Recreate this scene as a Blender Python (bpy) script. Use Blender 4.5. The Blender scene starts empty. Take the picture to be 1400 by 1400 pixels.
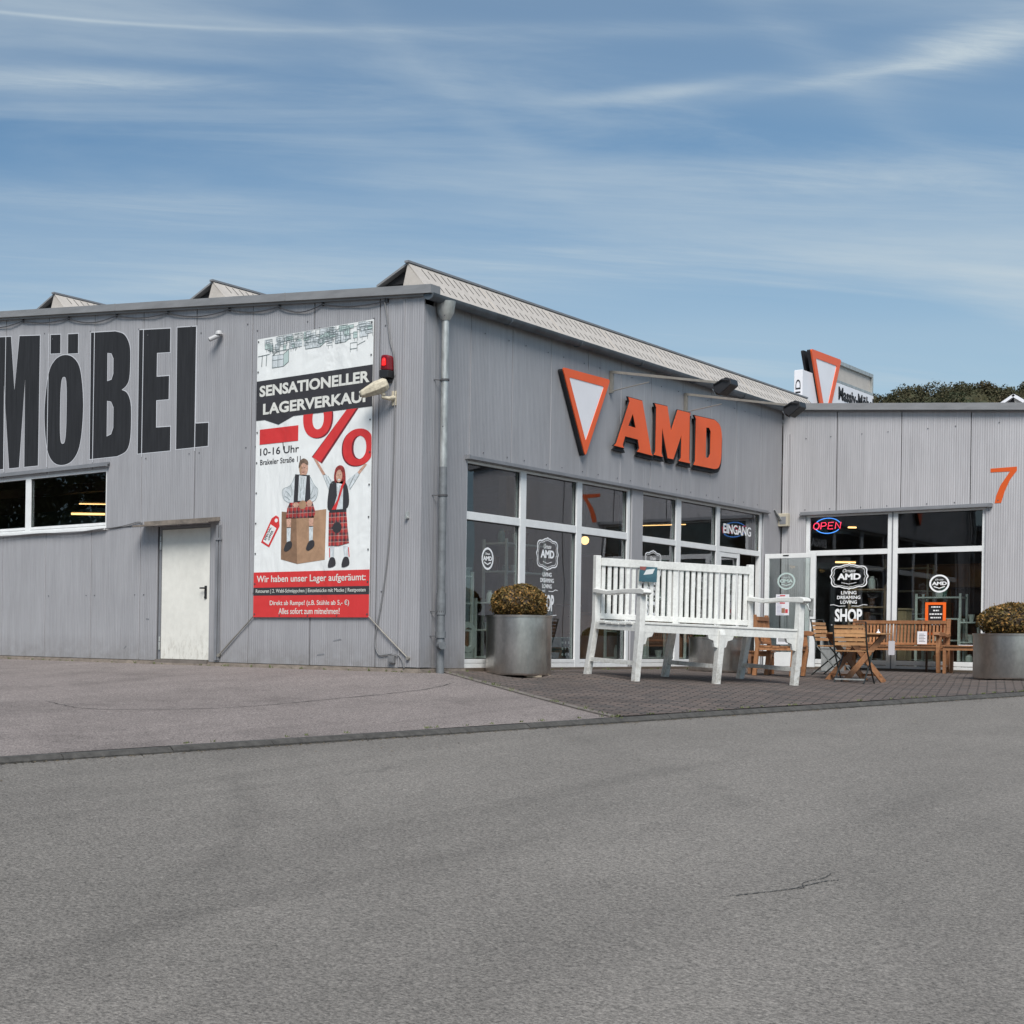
import bpy, bmesh, math, random
import numpy as np
from mathutils import Vector, Matrix
R_ = math.radians
SC = bpy.context.scene
COL = SC.collection

# ---------------------------------------------------------------- camera
EYE = 0.347
CAM = Vector((10.332, -15.928, EYE))
FW = Vector((-0.71880, 0.69522, 0)); RT = Vector((0.69522, 0.71880, 0)); UP = Vector((0, 0, 1))
ROLL = 0.0158
cd = bpy.data.cameras.new('camera'); co = bpy.data.objects.new('camera', cd); COL.objects.link(co)
cr = RT * math.cos(ROLL) + UP * math.sin(ROLL); cu = UP * math.cos(ROLL) - RT * math.sin(ROLL)
M = Matrix((cr, cu, -FW)).transposed().to_4x4(); M.translation = CAM
co.matrix_world = M
cd.sensor_fit = 'HORIZONTAL'; cd.sensor_width = 36; cd.lens = 36 * 1963.4 / 1400
cd.shift_x = 580 / 1400; cd.shift_y = 170 / 1400
cd.clip_start = 0.05; cd.clip_end = 3000
SC.camera = co

# ---------------------------------------------------------------- world: sky with thin streaky clouds
SUN_DIR = Vector((0.46, -0.70, 0.98)).normalized()
W = bpy.data.worlds.new('World'); SC.world = W; W.use_nodes = True
nt = W.node_tree; nt.nodes.clear()
def nd(t, **k):
    n = nt.nodes.new(t)
    for a, b in k.items(): setattr(n, a, b)
    return n
def lk(a, b): nt.links.new(a, b)
def wmath(op, a, b=None, c=None):
    n = nd('ShaderNodeMath', operation=op)
    for i, q in enumerate((a, b, c)):
        if q is None: continue
        if isinstance(q, (int, float)): n.inputs[i].default_value = q
        else: lk(q, n.inputs[i])
    return n.outputs[0]
sky = nd('ShaderNodeTexSky', sky_type='NISHITA', sun_disc=False)
sky.sun_elevation = math.asin(SUN_DIR.z); sky.sun_rotation = math.atan2(SUN_DIR.x, SUN_DIR.y)
sky.air_density = 1.0; sky.dust_density = 1.2; sky.ozone_density = 2.0; sky.altitude = 100
tc = nd('ShaderNodeTexCoord'); sep = nd('ShaderNodeSeparateXYZ'); lk(tc.outputs['Generated'], sep.inputs[0])
zc = wmath('ADD', wmath('MAXIMUM', sep.outputs[2], 0.0), 0.06)
px_ = wmath('DIVIDE', sep.outputs[0], zc); py_ = wmath('DIVIDE', sep.outputs[1], zc)
# axes along and across the cloud streaks
u = wmath('ADD', wmath('MULTIPLY', px_, 0.6352), wmath('MULTIPLY', py_, 0.7724))
v = wmath('SUBTRACT', wmath('MULTIPLY', py_, 0.6352), wmath('MULTIPLY', px_, 0.7724))
def cloud(su, sv, det, rough, dist, off):
    cb = nd('ShaderNodeCombineXYZ'); lk(wmath('MULTIPLY', u, su), cb.inputs[0]); lk(wmath('MULTIPLY', v, sv), cb.inputs[1]); cb.inputs[2].default_value = off
    n = nd('ShaderNodeTexNoise'); lk(cb.outputs[0], n.inputs['Vector']); n.inputs['Scale'].default_value = 1
    n.inputs['Detail'].default_value = det; n.inputs['Roughness'].default_value = rough; n.inputs['Distortion'].default_value = dist
    return n.outputs[0]
def ramp(x, a, b):
    m = nd('ShaderNodeMapRange', interpolation_type='SMOOTHSTEP'); lk(x, m.inputs[0]); m.inputs[1].default_value = a; m.inputs[2].default_value = b
    return m.outputs[0]
c1 = ramp(cloud(0.30, 0.85, 8, 0.58, 0.5, 3.1), 0.46, 0.68)
c2 = ramp(cloud(0.5, 2.6, 9, 0.62, 0.7, 8.7), 0.50, 0.74)
c3 = ramp(cloud(0.14, 0.42, 5, 0.55, 0.4, 5.5), 0.42, 0.62)
cl = wmath('ADD', wmath('MULTIPLY', c1, 0.55), wmath('MULTIPLY', c2, 0.30))
cl = wmath('ADD', cl, wmath('MULTIPLY', c3, 0.30))
az = wmath('ARCTAN2', sep.outputs[0], sep.outputs[1]); hor = wmath('SQRT', wmath('ADD', wmath('MULTIPLY', sep.outputs[0], sep.outputs[0]), wmath('MULTIPLY', sep.outputs[1], sep.outputs[1])))
el = wmath('DIVIDE', sep.outputs[2], hor)
def wisp(a0, e0, wa, we, tilt, amt, ragged):
    da = wmath('SUBTRACT', az, a0); de = wmath('SUBTRACT', wmath('SUBTRACT', el, e0), wmath('MULTIPLY', da, tilt))
    w1 = wmath('MULTIPLY', wmath('SUBTRACT', ragged, 0.5), we * 2.2); de = wmath('ADD', de, w1)
    x = wmath('ADD', wmath('POWER', wmath('ABSOLUTE', wmath('DIVIDE', da, wa)), 2), wmath('POWER', wmath('ABSOLUTE', wmath('DIVIDE', de, we)), 2))
    return wmath('MULTIPLY', wmath('POWER', 2.718, wmath('MULTIPLY', x, -1)), amt)
rag = cloud(1.2, 5.0, 8, 0.65, 1.0, 2.2); tex = ramp(cloud(2.0, 11.0, 9, 0.7, 0.8, 6.1), 0.25, 0.7)
wsum = None
for q in ((-0.83, .387, .13, .008, -.02, .55), (-0.25, .360, .055, .014, .10, .70), (-0.43, .357, .06, .006, .0, .50), (-0.31, .352, .07, .005, .05, .35), (-0.76, .300, .16, .016, -.05, .30), (-0.33, .292, .14, .012, -.12, .35), (-0.55, .410, .2, .006, -.1, .22),
          (-0.335, .365, .10, .017, -1.05, .13), (-0.56, .372, .085, .016, -.97, .11), (-0.86, .432, .2, .0014, -.06, .30), (-0.60, .255, .35, .020, -.03, .22), (-0.72, .245, .1, .010, .05, .25)):
    k_ = wisp(*q, rag); wsum = k_ if wsum is None else wmath('ADD', wsum, k_)
cl = wmath('ADD', wmath('MULTIPLY', cl, 0.82), wmath('MULTIPLY', wsum, wmath('ADD', wmath('MULTIPLY', tex, 0.7), 0.35)))
low = ramp(sep.outputs[2], 0.32, 0.10)
cl = wmath('MINIMUM', wmath('ADD', cl, wmath('MULTIPLY', low, 0.36)), 0.9)
CLOUDMIX = cl
mix = nd('ShaderNodeMix', data_type='RGBA'); lk(cl, mix.inputs[0])
tint = nd('ShaderNodeMix', data_type='RGBA', blend_type='MULTIPLY'); tint.inputs[0].default_value = 1
lk(sky.outputs[0], tint.inputs[6]); tint.inputs[7].default_value = (0.66, 0.90, 0.96, 1)
lk(tint.outputs[2], mix.inputs[6]); mix.inputs[7].default_value = (4.9, 5.7, 6.2, 1)
bg = nd('ShaderNodeBackground'); bg.inputs[1].default_value = 0.062; lk(mix.outputs[2], bg.inputs[0])
wo = nd('ShaderNodeOutputWorld'); lk(bg.outputs[0], wo.inputs[0])

# ---------------------------------------------------------------- sun (soft, veiled) and exposure
sl = bpy.data.lights.new('sun', 'SUN'); sl.energy = 2.6; sl.angle = R_(30); sl.color = (1, 0.955, 0.90)
so = bpy.data.objects.new('sun', sl); COL.objects.link(so)
so.rotation_euler = SUN_DIR.to_track_quat('Z', 'Y').to_euler(); so.location = (20, -30, 40)
SC.view_settings.view_transform = 'Standard'; SC.view_settings.look = 'None'
SC.view_settings.exposure = 0.85; SC.view_settings.gamma = 1; SC.view_settings.use_curve_mapping = False

# ================================================================ materials
MATS = {}
def mat(name, col, rough=0.6, metal=0.0, var=0.0, vs=3.0, bump=0.0, bs=40.0, spec=0.5, stretch=(1, 1, 1), emit=0, var2=0.0, vs2=0.5, fn=None):
    if name in MATS: return MATS[name]
    m = bpy.data.materials.new(name); m.use_nodes = True; t = m.node_tree; p = t.nodes['Principled BSDF']
    c = (*col, 1)
    p.inputs['Base Color'].default_value = c; p.inputs['Roughness'].default_value = rough; p.inputs['Metallic'].default_value = metal
    p.inputs['Specular IOR Level'].default_value = spec
    if emit: p.inputs['Emission Color'].default_value = c; p.inputs['Emission Strength'].default_value = emit
    tcn = t.nodes.new('ShaderNodeNewGeometry'); mp = t.nodes.new('ShaderNodeMapping'); mp.inputs['Scale'].default_value = stretch
    t.links.new(tcn.outputs['Position'], mp.inputs['Vector'])
    last = None
    for amt, sc in ((var, vs), (var2, vs2)):
        if not amt: continue
        n = t.nodes.new('ShaderNodeTexNoise'); n.inputs['Scale'].default_value = sc; n.inputs['Detail'].default_value = 6; n.inputs['Roughness'].default_value = 0.62
        t.links.new(mp.outputs[0], n.inputs['Vector'])
        mr = t.nodes.new('ShaderNodeMapRange'); mr.inputs[1].default_value = 0.3; mr.inputs[2].default_value = 0.7
        mr.inputs[3].default_value = 1 - amt; mr.inputs[4].default_value = 1 + amt
        t.links.new(n.outputs[0], mr.inputs[0])
        mx = t.nodes.new('ShaderNodeVectorMath'); mx.operation = 'SCALE'
        if last is None: mx.inputs[0].default_value = col
        else: t.links.new(last, mx.inputs[0])
        t.links.new(mr.outputs[0], mx.inputs['Scale']); last = mx.outputs[0]
    if last is not None: t.links.new(last, p.inputs['Base Color'])
    if bump:
        n = t.nodes.new('ShaderNodeTexNoise'); n.inputs['Scale'].default_value = bs; n.inputs['Detail'].default_value = 5
        t.links.new(mp.outputs[0], n.inputs['Vector'])
        b = t.nodes.new('ShaderNodeBump'); b.inputs['Strength'].default_value = bump; b.inputs['Distance'].default_value = 0.01
        t.links.new(n.outputs[0], b.inputs['Height']); t.links.new(b.outputs[0], p.inputs['Normal'])
    if fn: fn(t, p, tcn, last)
    MATS[name] = m; return m

def T(t, typ, **k):
    n = t.nodes.new(typ)
    for a, b in k.items(): setattr(n, a, b)
    return n
def tm(t, op, a, b=None, c=None):
    n = t.nodes.new('ShaderNodeMath'); n.operation = op
    for i, q in enumerate((a, b, c)):
        if q is None: continue
        if isinstance(q, (int, float)): n.inputs[i].default_value = q
        else: t.links.new(q, n.inputs[i])
    return n.outputs[0]
def tnoise(t, vec, sc, det=5, rough=0.6, dist=0):
    n = t.nodes.new('ShaderNodeTexNoise'); n.inputs['Scale'].default_value = sc; n.inputs['Detail'].default_value = det
    n.inputs['Roughness'].default_value = rough; n.inputs['Distortion'].default_value = dist
    t.links.new(vec, n.inputs['Vector']); return n.outputs[0]
def tramp(t, x, a, b, c=0.0, d=1.0):
    m = t.nodes.new('ShaderNodeMapRange'); t.links.new(x, m.inputs[0])
    for i, q in enumerate((a, b, c, d)): m.inputs[i + 1].default_value = q
    return m.outputs[0]
def tmap(t, vec, scale, rot=(0, 0, 0)):
    m = t.nodes.new('ShaderNodeMapping'); m.inputs['Scale'].default_value = scale; m.inputs['Rotation'].default_value = rot
    t.links.new(vec, m.inputs[0]); return m.outputs[0]
def tscale(t, col, fac):
    n = t.nodes.new('ShaderNodeVectorMath'); n.operation = 'SCALE'
    if isinstance(col, tuple): n.inputs[0].default_value = col
    else: t.links.new(col, n.inputs[0])
    t.links.new(fac, n.inputs['Scale']); return n.outputs[0]
def tmix(t, fac, a, b):
    n = t.nodes.new('ShaderNodeMix'); n.data_type = 'RGBA'
    for i, q in ((0, fac), (6, a), (7, b)):
        if isinstance(q, (int, float)): n.inputs[i].default_value = q
        elif isinstance(q, tuple): n.inputs[i].default_value = (*q, 1)
        else: t.links.new(q, n.inputs[i])
    return n.outputs[2]
def tbump(t, p, h, strength, dist):
    b = t.nodes.new('ShaderNodeBump'); b.inputs['Strength'].default_value = strength; b.inputs['Distance'].default_value = dist
    t.links.new(h, b.inputs['Height']); t.links.new(b.outputs[0], p.inputs['Normal'])

def clad_nodes(base):
    def fn(t, p, g, last):
        s = T(t, 'ShaderNodeSeparateXYZ'); t.links.new(g.outputs['Position'], s.inputs[0])
        a = tm(t, 'ADD', s.outputs[0], s.outputs[1])           # runs along every wall of the hall
        cb = T(t, 'ShaderNodeCombineXYZ'); t.links.new(tm(t, 'MULTIPLY', a, 9.0), cb.inputs[0]); t.links.new(tm(t, 'MULTIPLY', s.outputs[2], 0.45), cb.inputs[1])
        streak = tramp(t, tnoise(t, cb.outputs[0], 1.0, 6, 0.7), 0.3, 0.72, 0.90, 1.07)
        cb2 = T(t, 'ShaderNodeCombineXYZ'); t.links.new(tm(t, 'MULTIPLY', a, 60.0), cb2.inputs[0]); t.links.new(tm(t, 'MULTIPLY', s.outputs[2], 1.2), cb2.inputs[1])
        fine = tramp(t, tnoise(t, cb2.outputs[0], 1.0, 3, 0.7), 0.3, 0.7, 0.91, 1.09)
        cell = T(t, 'ShaderNodeTexWhiteNoise', noise_dimensions='1D'); t.links.new(tm(t, 'FLOOR', tm(t, 'DIVIDE', tm(t, 'ADD', a, 0.58), 1.085)), cell.inputs['W'])
        pan = tramp(t, cell.outputs[0], 0, 1, 0.955, 1.04)
        blot = tramp(t, tnoise(t, g.outputs['Position'], 0.8, 5, 0.6), 0.3, 0.7, 0.95, 1.05)
        spec = tramp(t, tnoise(t, g.outputs['Position'], 45, 2, 0.5), 0.70, 0.78, 1.0, 0.82)
        f = tm(t, 'MULTIPLY', tm(t, 'MULTIPLY', streak, fine), tm(t, 'MULTIPLY', tm(t, 'MULTIPLY', pan, blot), spec))
        # run-off grime under the eaves
        cb3 = T(t, 'ShaderNodeCombineXYZ'); t.links.new(tm(t, 'MULTIPLY', a, 14.0), cb3.inputs[0]); t.links.new(tm(t, 'MULTIPLY', s.outputs[2], 0.6), cb3.inputs[1]); cb3.inputs[2].default_value = 9
        g1 = tramp(t, tnoise(t, cb3.outputs[0], 1.0, 5, 0.75), 0.52, 0.78, 0, 1)
        top = tramp(t, s.outputs[2], 3.6, 4.9, 0.0, 0.28)
        f = tm(t, 'MULTIPLY', f, tm(t, 'SUBTRACT', 1.0, tm(t, 'MULTIPLY', g1, top)))
        # splash dirt at the foot of the wall
        d1 = tramp(t, tnoise(t, g.outputs['Position'], 5, 5, 0.7), 0.3, 0.7, 0.0, 1.0)
        bot = tramp(t, s.outputs[2], 0.0, 0.40, 0.50, 0.0)
        c = tmix(t, tm(t, 'MULTIPLY', d1, bot), tscale(t, base, f), (0.12, 0.105, 0.085))
        t.links.new(c, p.inputs['Base Color'])
        rib = tm(t, 'SINE', tm(t, 'MULTIPLY', a, 2 * math.pi / 0.036))
        dent = tnoise(t, g.outputs['Position'], 1.6, 2, 0.5)
        hgt = tm(t, 'ADD', tm(t, 'MULTIPLY', rib, 0.26), tm(t, 'MULTIPLY', dent, 1.1))
        tbump(t, p, hgt, 0.6, 0.008)
    return fn
m_clad = mat('cladding', (0.30, 0.315, 0.345), 0.5, 0.15, fn=clad_nodes((0.340, 0.337, 0.352)))
m_clad_n = mat('cladding_side', (0.27, 0.28, 0.305), 0.5, 0.15, fn=clad_nodes((0.330, 0.327, 0.342)))
m_clad3 = mat('cladding_annex', (0.40, 0.40, 0.415), 0.5, 0.15, fn=clad_nodes((0.430, 0.42, 0.432)))
m_back = mat('backing', (0.03, 0.03, 0.032), 0.8)
m_trim = mat('trim_grey', (0.21, 0.215, 0.23), 0.5, 0.2, var=0.12, vs=4)
m_fascia = mat('fascia_metal', (0.26, 0.26, 0.265), 0.5, 0.3, var=0.15, vs=2.5, stretch=(1, 1, 4))
m_zinc = mat('zinc_gutter', (0.115, 0.135, 0.155), 0.5, 0.45, var=0.3, vs=3, bump=0.2, bs=15)
m_galv = mat('galvanised', (0.42, 0.43, 0.42), 0.42, 0.55, var=0.3, vs=14, stretch=(1, 1, 0.35))
m_pipe = mat('pipe_grey', (0.17, 0.18, 0.19), 0.5, 0.3, var=0.25, vs=7)
m_beige = mat('beige_metal', (0.47, 0.43, 0.39), 0.55, 0.05, var=0.08, vs=5, var2=0.06, vs2=30)
m_slot = mat('slot_dark', (0.03, 0.028, 0.026), 0.8)
m_dark = mat('dark_void', (0.02, 0.02, 0.022), 0.9)
m_white = mat('white_frame', (0.70, 0.71, 0.71), 0.4, var=0.06, vs=6, var2=0.05, vs2=60)
m_door = mat('door_paint', (0.66, 0.65, 0.60), 0.5, var=0.04, vs=2, var2=0.03, vs2=14)
m_black = mat('black_plastic', (0.015, 0.015, 0.017), 0.45)
m_letter = mat('painted_black', (0.021, 0.022, 0.025), 0.7, var=0.3, vs=3, stretch=(8, 1, 0.5), spec=0.25)
m_lwhite = mat('letter_outline', (0.50, 0.51, 0.54), 0.6)
m_orange = mat('sign_orange', (0.74, 0.105, 0.022), 0.38, var=0.05, vs=2, spec=0.3)
m_signwhite = mat('sign_white', (0.74, 0.73, 0.76), 0.35, var=0.04, vs=2)
m_seven = mat('number_orange', (0.62, 0.09, 0.01), 0.45)
m_conc = mat('plinth_concrete', (0.22, 0.185, 0.155), 0.9, var=0.3, vs=9, bump=0.8, bs=30)
m_rust = mat('canopy_metal', (0.20, 0.17, 0.145), 0.6, 0.2, var=0.35, vs=6)
m_roof = mat('roof_sheet', (0.22, 0.22, 0.22), 0.7, var=0.15)
m_cable = mat('cable_dark', (0.06, 0.06, 0.065), 0.6)
m_cableg = mat('cable_grey', (0.16, 0.16, 0.165), 0.6)
m_intwall = mat('interior_wall', (0.35, 0.33, 0.31), 0.8, var=0.1)
m_intceil = mat('interior_ceiling', (0.16, 0.15, 0.14), 0.9, var=0.2)
m_intfloor = mat('interior_floor', (0.11, 0.085, 0.065), 0.6, var=0.2)
m_tube_soft = mat('tube_light_soft', (1.0, 0.56, 0.22), 0.5, emit=2.0)
m_tube_fill = mat('tube_light', (1.0, 0.60, 0.24), 0.5, emit=9)  # strong glow for the out-of-view tubes added to brighten the interior
m_beam = mat('brown_beam', (0.10, 0.055, 0.035), 0.7, var=0.2)
def glass():
    m = bpy.data.materials.new('window_glass'); m.use_nodes = True; t = m.node_tree; t.nodes.clear()
    tr = T(t, 'ShaderNodeBsdfTransparent'); tr.inputs[0].default_value = (0.80, 0.84, 0.83, 1)
    gl = T(t, 'ShaderNodeBsdfGlossy'); gl.inputs['Roughness'].default_value = 0.01; gl.inputs[0].default_value = (0.93, 0.95, 1, 1)
    fr = T(t, 'ShaderNodeFresnel'); fr.inputs[0].default_value = 1.52
    ge = T(t, 'ShaderNodeNewGeometry')
    nz = T(t, 'ShaderNodeTexNoise'); nz.inputs['Scale'].default_value = 0.9; nz.inputs['Detail'].default_value = 1
    t.links.new(ge.outputs['Position'], nz.inputs['Vector'])
    bp = T(t, 'ShaderNodeBump'); bp.inputs['Strength'].default_value = 0.25; bp.inputs['Distance'].default_value = 0.01
    t.links.new(nz.outputs[0], bp.inputs['Height']); t.links.new(bp.outputs[0], gl.inputs['Normal'])
    f = tm(t, 'MULTIPLY', tm(t, 'MULTIPLY', fr.outputs[0], 1.7), tm(t, 'SUBTRACT', 1.0, ge.outputs['Backfacing']))
    f = tm(t, 'MINIMUM', f, 1.0)
    mx = T(t, 'ShaderNodeMixShader'); t.links.new(f, mx.inputs[0]); t.links.new(tr.outputs[0], mx.inputs[1]); t.links.new(gl.outputs[0], mx.inputs[2])
    o = T(t, 'ShaderNodeOutputMaterial'); t.links.new(mx.outputs[0], o.inputs[0]); return m
m_glass = glass()

def asphalt_nodes(base, amt, crack):
    def fn(t, p, g, last):
        P = g.outputs['Position']
        s = T(t, 'ShaderNodeSeparateXYZ'); t.links.new(P, s.inputs[0])
        grain = tramp(t, tnoise(t, P, 60, 4, 0.85), 0.34, 0.66, 1 - amt, 1 + amt)
        mid = tramp(t, tnoise(t, P, 24, 5, 0.8), 0.36, 0.64, 0.88, 1.12)
        lowm = tmap(t, P, (1, 0.35, 1), (0, 0, 0.24))
        patch = tramp(t, tnoise(t, lowm, 0.9, 5, 0.6), 0.3, 0.7, 0.86, 1.13)
        vo = T(t, 'ShaderNodeTexVoronoi'); vo.inputs['Scale'].default_value = 105; t.links.new(P, vo.inputs['Vector'])
        ston = tramp(t, vo.outputs['Distance'], 0.05, 0.25, 1.9, 1.0)
        wn = T(t, 'ShaderNodeSeparateColor'); t.links.new(vo.outputs['Color'], wn.inputs[0])
        sel = tramp(t, wn.outputs[0], 0.90, 0.93, 0, 1)
        st2 = tm(t, 'ADD', 1.0, tm(t, 'MULTIPLY', tm(t, 'SUBTRACT', ston, 1.0), sel))
        f = tm(t, 'MULTIPLY', tm(t, 'MULTIPLY', grain, mid), tm(t, 'MULTIPLY', patch, st2))
        # polished, darker wheel tracks and drips along the road
        tr = tramp(t, tnoise(t, tmap(t, P, (2.2, 0.12, 1), (0, 0, 0.24)), 1.0, 4, 0.6), 0.55, 0.75, 1.0, 0.86)
        f = tm(t, 'MULTIPLY', f, tr)
        if base[0] < 0.17:
            sx = T(t, 'ShaderNodeVectorMath', operation='DISTANCE'); t.links.new(P, sx.inputs[0]); sx.inputs[1].default_value = (-6.0, -17.0, -1.0)
            wb = tm(t, 'ADD', sx.outputs['Value'], tm(t, 'MULTIPLY', tnoise(t, P, 0.5, 3, 0.5), 0.7))
            for R0, w0, am in ((11.9, .16, .20), (13.6, .20, .17), (14.15, .10, .12), (16.9, .25, .12), (10.3, .12, .10)):
                b0 = tramp(t, tm(t, 'ABSOLUTE', tm(t, 'SUBTRACT', wb, R0)), 0.0, w0, 1, 0)
                mk = tramp(t, tnoise(t, P, 0.8, 5, 0.7), 0.42, 0.62, 0, am)
                f = tm(t, 'MULTIPLY', f, tm(t, 'SUBTRACT', 1.0, tm(t, 'MULTIPLY', b0, mk)))
            st_ = tramp(t, tnoise(t, P, 1.7, 6, 0.75), 0.62, 0.72, 1.0, 0.80); f = tm(t, 'MULTIPLY', f, st_)
        else:
            st_ = tramp(t, tnoise(t, P, 1.1, 6, 0.75), 0.50, 0.68, 1.0, 0.74); f = tm(t, 'MULTIPLY', f, st_)
        c = tscale(t, base, f)
        cv = T(t, 'ShaderNodeTexVoronoi', feature='DISTANCE_TO_EDGE'); cv.inputs['Scale'].default_value = crack
        wob = T(t, 'ShaderNodeVectorMath', operation='ADD'); nz = T(t, 'ShaderNodeTexNoise'); nz.inputs['Scale'].default_value = 1.5; nz.inputs['Detail'].default_value = 6
        t.links.new(P, nz.inputs['Vector']); t.links.new(P, wob.inputs[0]); t.links.new(nz.outputs['Color'], wob.inputs[1])
        t.links.new(wob.outputs[0], cv.inputs['Vector'])
        ck = tramp(t, cv.outputs[0], 0.0, 0.0035, 1, 0)
        msk = tramp(t, tnoise(t, P, 0.35, 2, 0.5), 0.56, 0.66, 0, 0.75)
        c = tmix(t, tm(t, 'MULTIPLY', ck, msk), c, (0.02, 0.02, 0.02))
        t.links.new(c, p.inputs['Base Color'])
        hh = tm(t, 'ADD', tnoise(t, P, 75, 3, 0.75), tm(t, 'MULTIPLY', vo.outputs['Distance'], 0.5))
        tbump(t, p, hh, 0.75, 0.006)
    return fn
m_road = mat('road_asphalt', (0.12, 0.12, 0.115), 0.85, fn=asphalt_nodes((0.156, 0.144, 0.131), 0.65, 0.12), spec=0.35)
m_yard = mat('yard_asphalt', (0.15, 0.14, 0.135), 0.9, fn=asphalt_nodes((0.196, 0.170, 0.161), 0.85, 0.18), spec=0.3)
def paver_nodes(t, p, g, last):
    P = g.outputs['Position']
    br = T(t, 'ShaderNodeTexBrick'); t.links.new(tmap(t, P, (1, 1, 1), (0, 0, -0.24)), br.inputs['Vector'])
    br.inputs['Scale'].default_value = 1; br.inputs['Brick Width'].default_value = 0.2; br.inputs['Row Height'].default_value = 0.105
    br.inputs['Mortar Size'].default_value = 0.009; br.inputs['Mortar Smooth'].default_value = 0.2
    br.inputs['Color1'].default_value = (0.135, 0.105, 0.092, 1); br.inputs['Color2'].default_value = (0.08, 0.07, 0.066, 1); br.inputs['Mortar'].default_value = (0.022, 0.02, 0.018, 1)
    f = tramp(t, tnoise(t, P, 60, 4, 0.7), 0.3, 0.7, 0.75, 1.25)
    f2 = tramp(t, tnoise(t, P, 1.1, 4, 0.6), 0.3, 0.7, 0.8, 1.2)
    t.links.new(tscale(t, br.outputs[0], tm(t, 'MULTIPLY', f, f2)), p.inputs['Base Color'])
    h = tm(t, 'SUBTRACT', tm(t, 'MULTIPLY', tnoise(t, P, 9, 3, 0.6), 0.5), br.outputs['Fac'])
    tbump(t, p, h, 0.9, 0.012)
m_paver = mat('block_paving', (0.1, 0.08, 0.08), 0.85, fn=paver_nodes, spec=0.3)
m_kerb = mat('kerb_stone', (0.055, 0.052, 0.048), 0.9, var=0.4, vs=12, bump=0.8, bs=40)
m_edge = mat('edging_stone', (0.15, 0.13, 0.115), 0.9, var=0.25, vs=10, bump=0.5, bs=30)
m_ground = mat('rough_ground', (0.10, 0.10, 0.075), 0.95, var=0.3, vs=0.5)

def wood_nodes(base, dark, sc):
    def fn(t, p, g, last):
        tcn = T(t, 'ShaderNodeTexCoord'); P = tcn.outputs['Object']
        a = tramp(t, tnoise(t, tmap(t, P, (1.2 * sc, 22 * sc, 22 * sc)), 1.0, 5, 0.6, 0.6), 0.3, 0.7)
        a2 = tramp(t, tnoise(t, tmap(t, P, (22 * sc, 22 * sc, 1.5 * sc)), 1.0, 4, 0.6), 0.3, 0.7)
        rn = T(t, 'ShaderNodeNewGeometry')
        f = tramp(t, rn.outputs['Random Per Island'], 0, 1, 0.72, 1.28)
        c = tmix(t, tm(t, 'MULTIPLY', tm(t, 'ADD', a, a2), 0.5), dark, base)
        t.links.new(tscale(t, c, f), p.inputs['Base Color'])
        tbump(t, p, a, 0.3, 0.003)
    return fn
m_teak = mat('teak', (0.4, 0.2, 0.09), 0.5, fn=wood_nodes((0.40, 0.19, 0.085), (0.17, 0.07, 0.03), 1))
m_teak2 = mat('teak_light', (0.55, 0.33, 0.16), 0.5, fn=wood_nodes((0.52, 0.29, 0.13), (0.28, 0.135, 0.06), 1))
m_bench = mat('bench_white', (0.63, 0.64, 0.62), 0.5, var=0.09, vs=5, var2=0.10, vs2=28, bump=0.15, bs=60)
def bench_dirt(t, p, g, last):
    s = T(t, 'ShaderNodeSeparateXYZ'); t.links.new(g.outputs['Position'], s.inputs[0])
    n = tramp(t, tnoise(t, g.outputs['Position'], 16, 6, 0.75), .46, .66)
    m_ = tm(t, 'MULTIPLY', n, tramp(t, s.outputs[2], -.12, .35, .75, .10))
    t.links.new(tmix(t, m_, last, (.25, .22, .17)), p.inputs['Base Color'])
m_bench = mat('bench_paint', (0.64, 0.64, 0.615), 0.5, var=0.09, vs=5, var2=0.10, vs2=28, bump=0.15, bs=60, fn=bench_dirt)
m_steel = mat('planter_steel', (0.54, 0.515, 0.485), 0.33, 1.0, var=0.22, vs=3.5, stretch=(1, 1, 0.5), var2=0.10, vs2=25, bump=0.06, bs=8)
m_iron = mat('chair_iron', (0.03, 0.035, 0.035), 0.4, 0.3)
m_soil = mat('soil', (0.05, 0.035, 0.025), 0.95, var=0.3)
m_pallet = mat('pale_block', (0.30, 0.25, 0.19), 0.85, var=0.3, vs=12)
def door_dirt(t, p, g, last):
    s = T(t, 'ShaderNodeSeparateXYZ'); t.links.new(g.outputs['Position'], s.inputs[0])
    n = tramp(t, tnoise(t, tmap(t, g.outputs['Position'], (3, 1, 1)), 7, 6, 0.75), .50, .68)
    m_ = tm(t, 'MULTIPLY', n, tramp(t, s.outputs[2], .02, .55, .55, .06))
    t.links.new(tmix(t, m_, last, (.20, .16, .11)), p.inputs['Base Color'])
def leaf_mat(name, a, b, c, sc=9):
    def fn(t, p, g, last):
        rn = g.outputs['Random Per Island']
        nz = tramp(t, tnoise(t, g.outputs['Position'], sc, 3, 0.6), 0.35, 0.65)
        col = tmix(t, nz, a, b); col = tmix(t, tramp(t, rn, 0.6, 1.0), col, c)
        t.links.new(tscale(t, col, tramp(t, rn, 0, 1, *( (0.8, 1.2) if sc < .2 else (0.6, 1.35)))), p.inputs['Base Color'])
    return mat(name, a, 0.7, fn=fn, spec=0.25)
m_box = leaf_mat('box_leaves', (0.15, 0.095, 0.03), (0.085, 0.068, 0.02), (0.25, 0.13, 0.04), 7)
m_boxg = leaf_mat('box_leaves_green', (0.05, 0.075, 0.02), (0.03, 0.05, 0.015), (0.10, 0.11, 0.03), 7)
m_forest = leaf_mat('forest_leaves', (0.036, 0.046, 0.022), (0.060, 0.048, 0.022), (0.060, 0.050, 0.026), 0.12)
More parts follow.
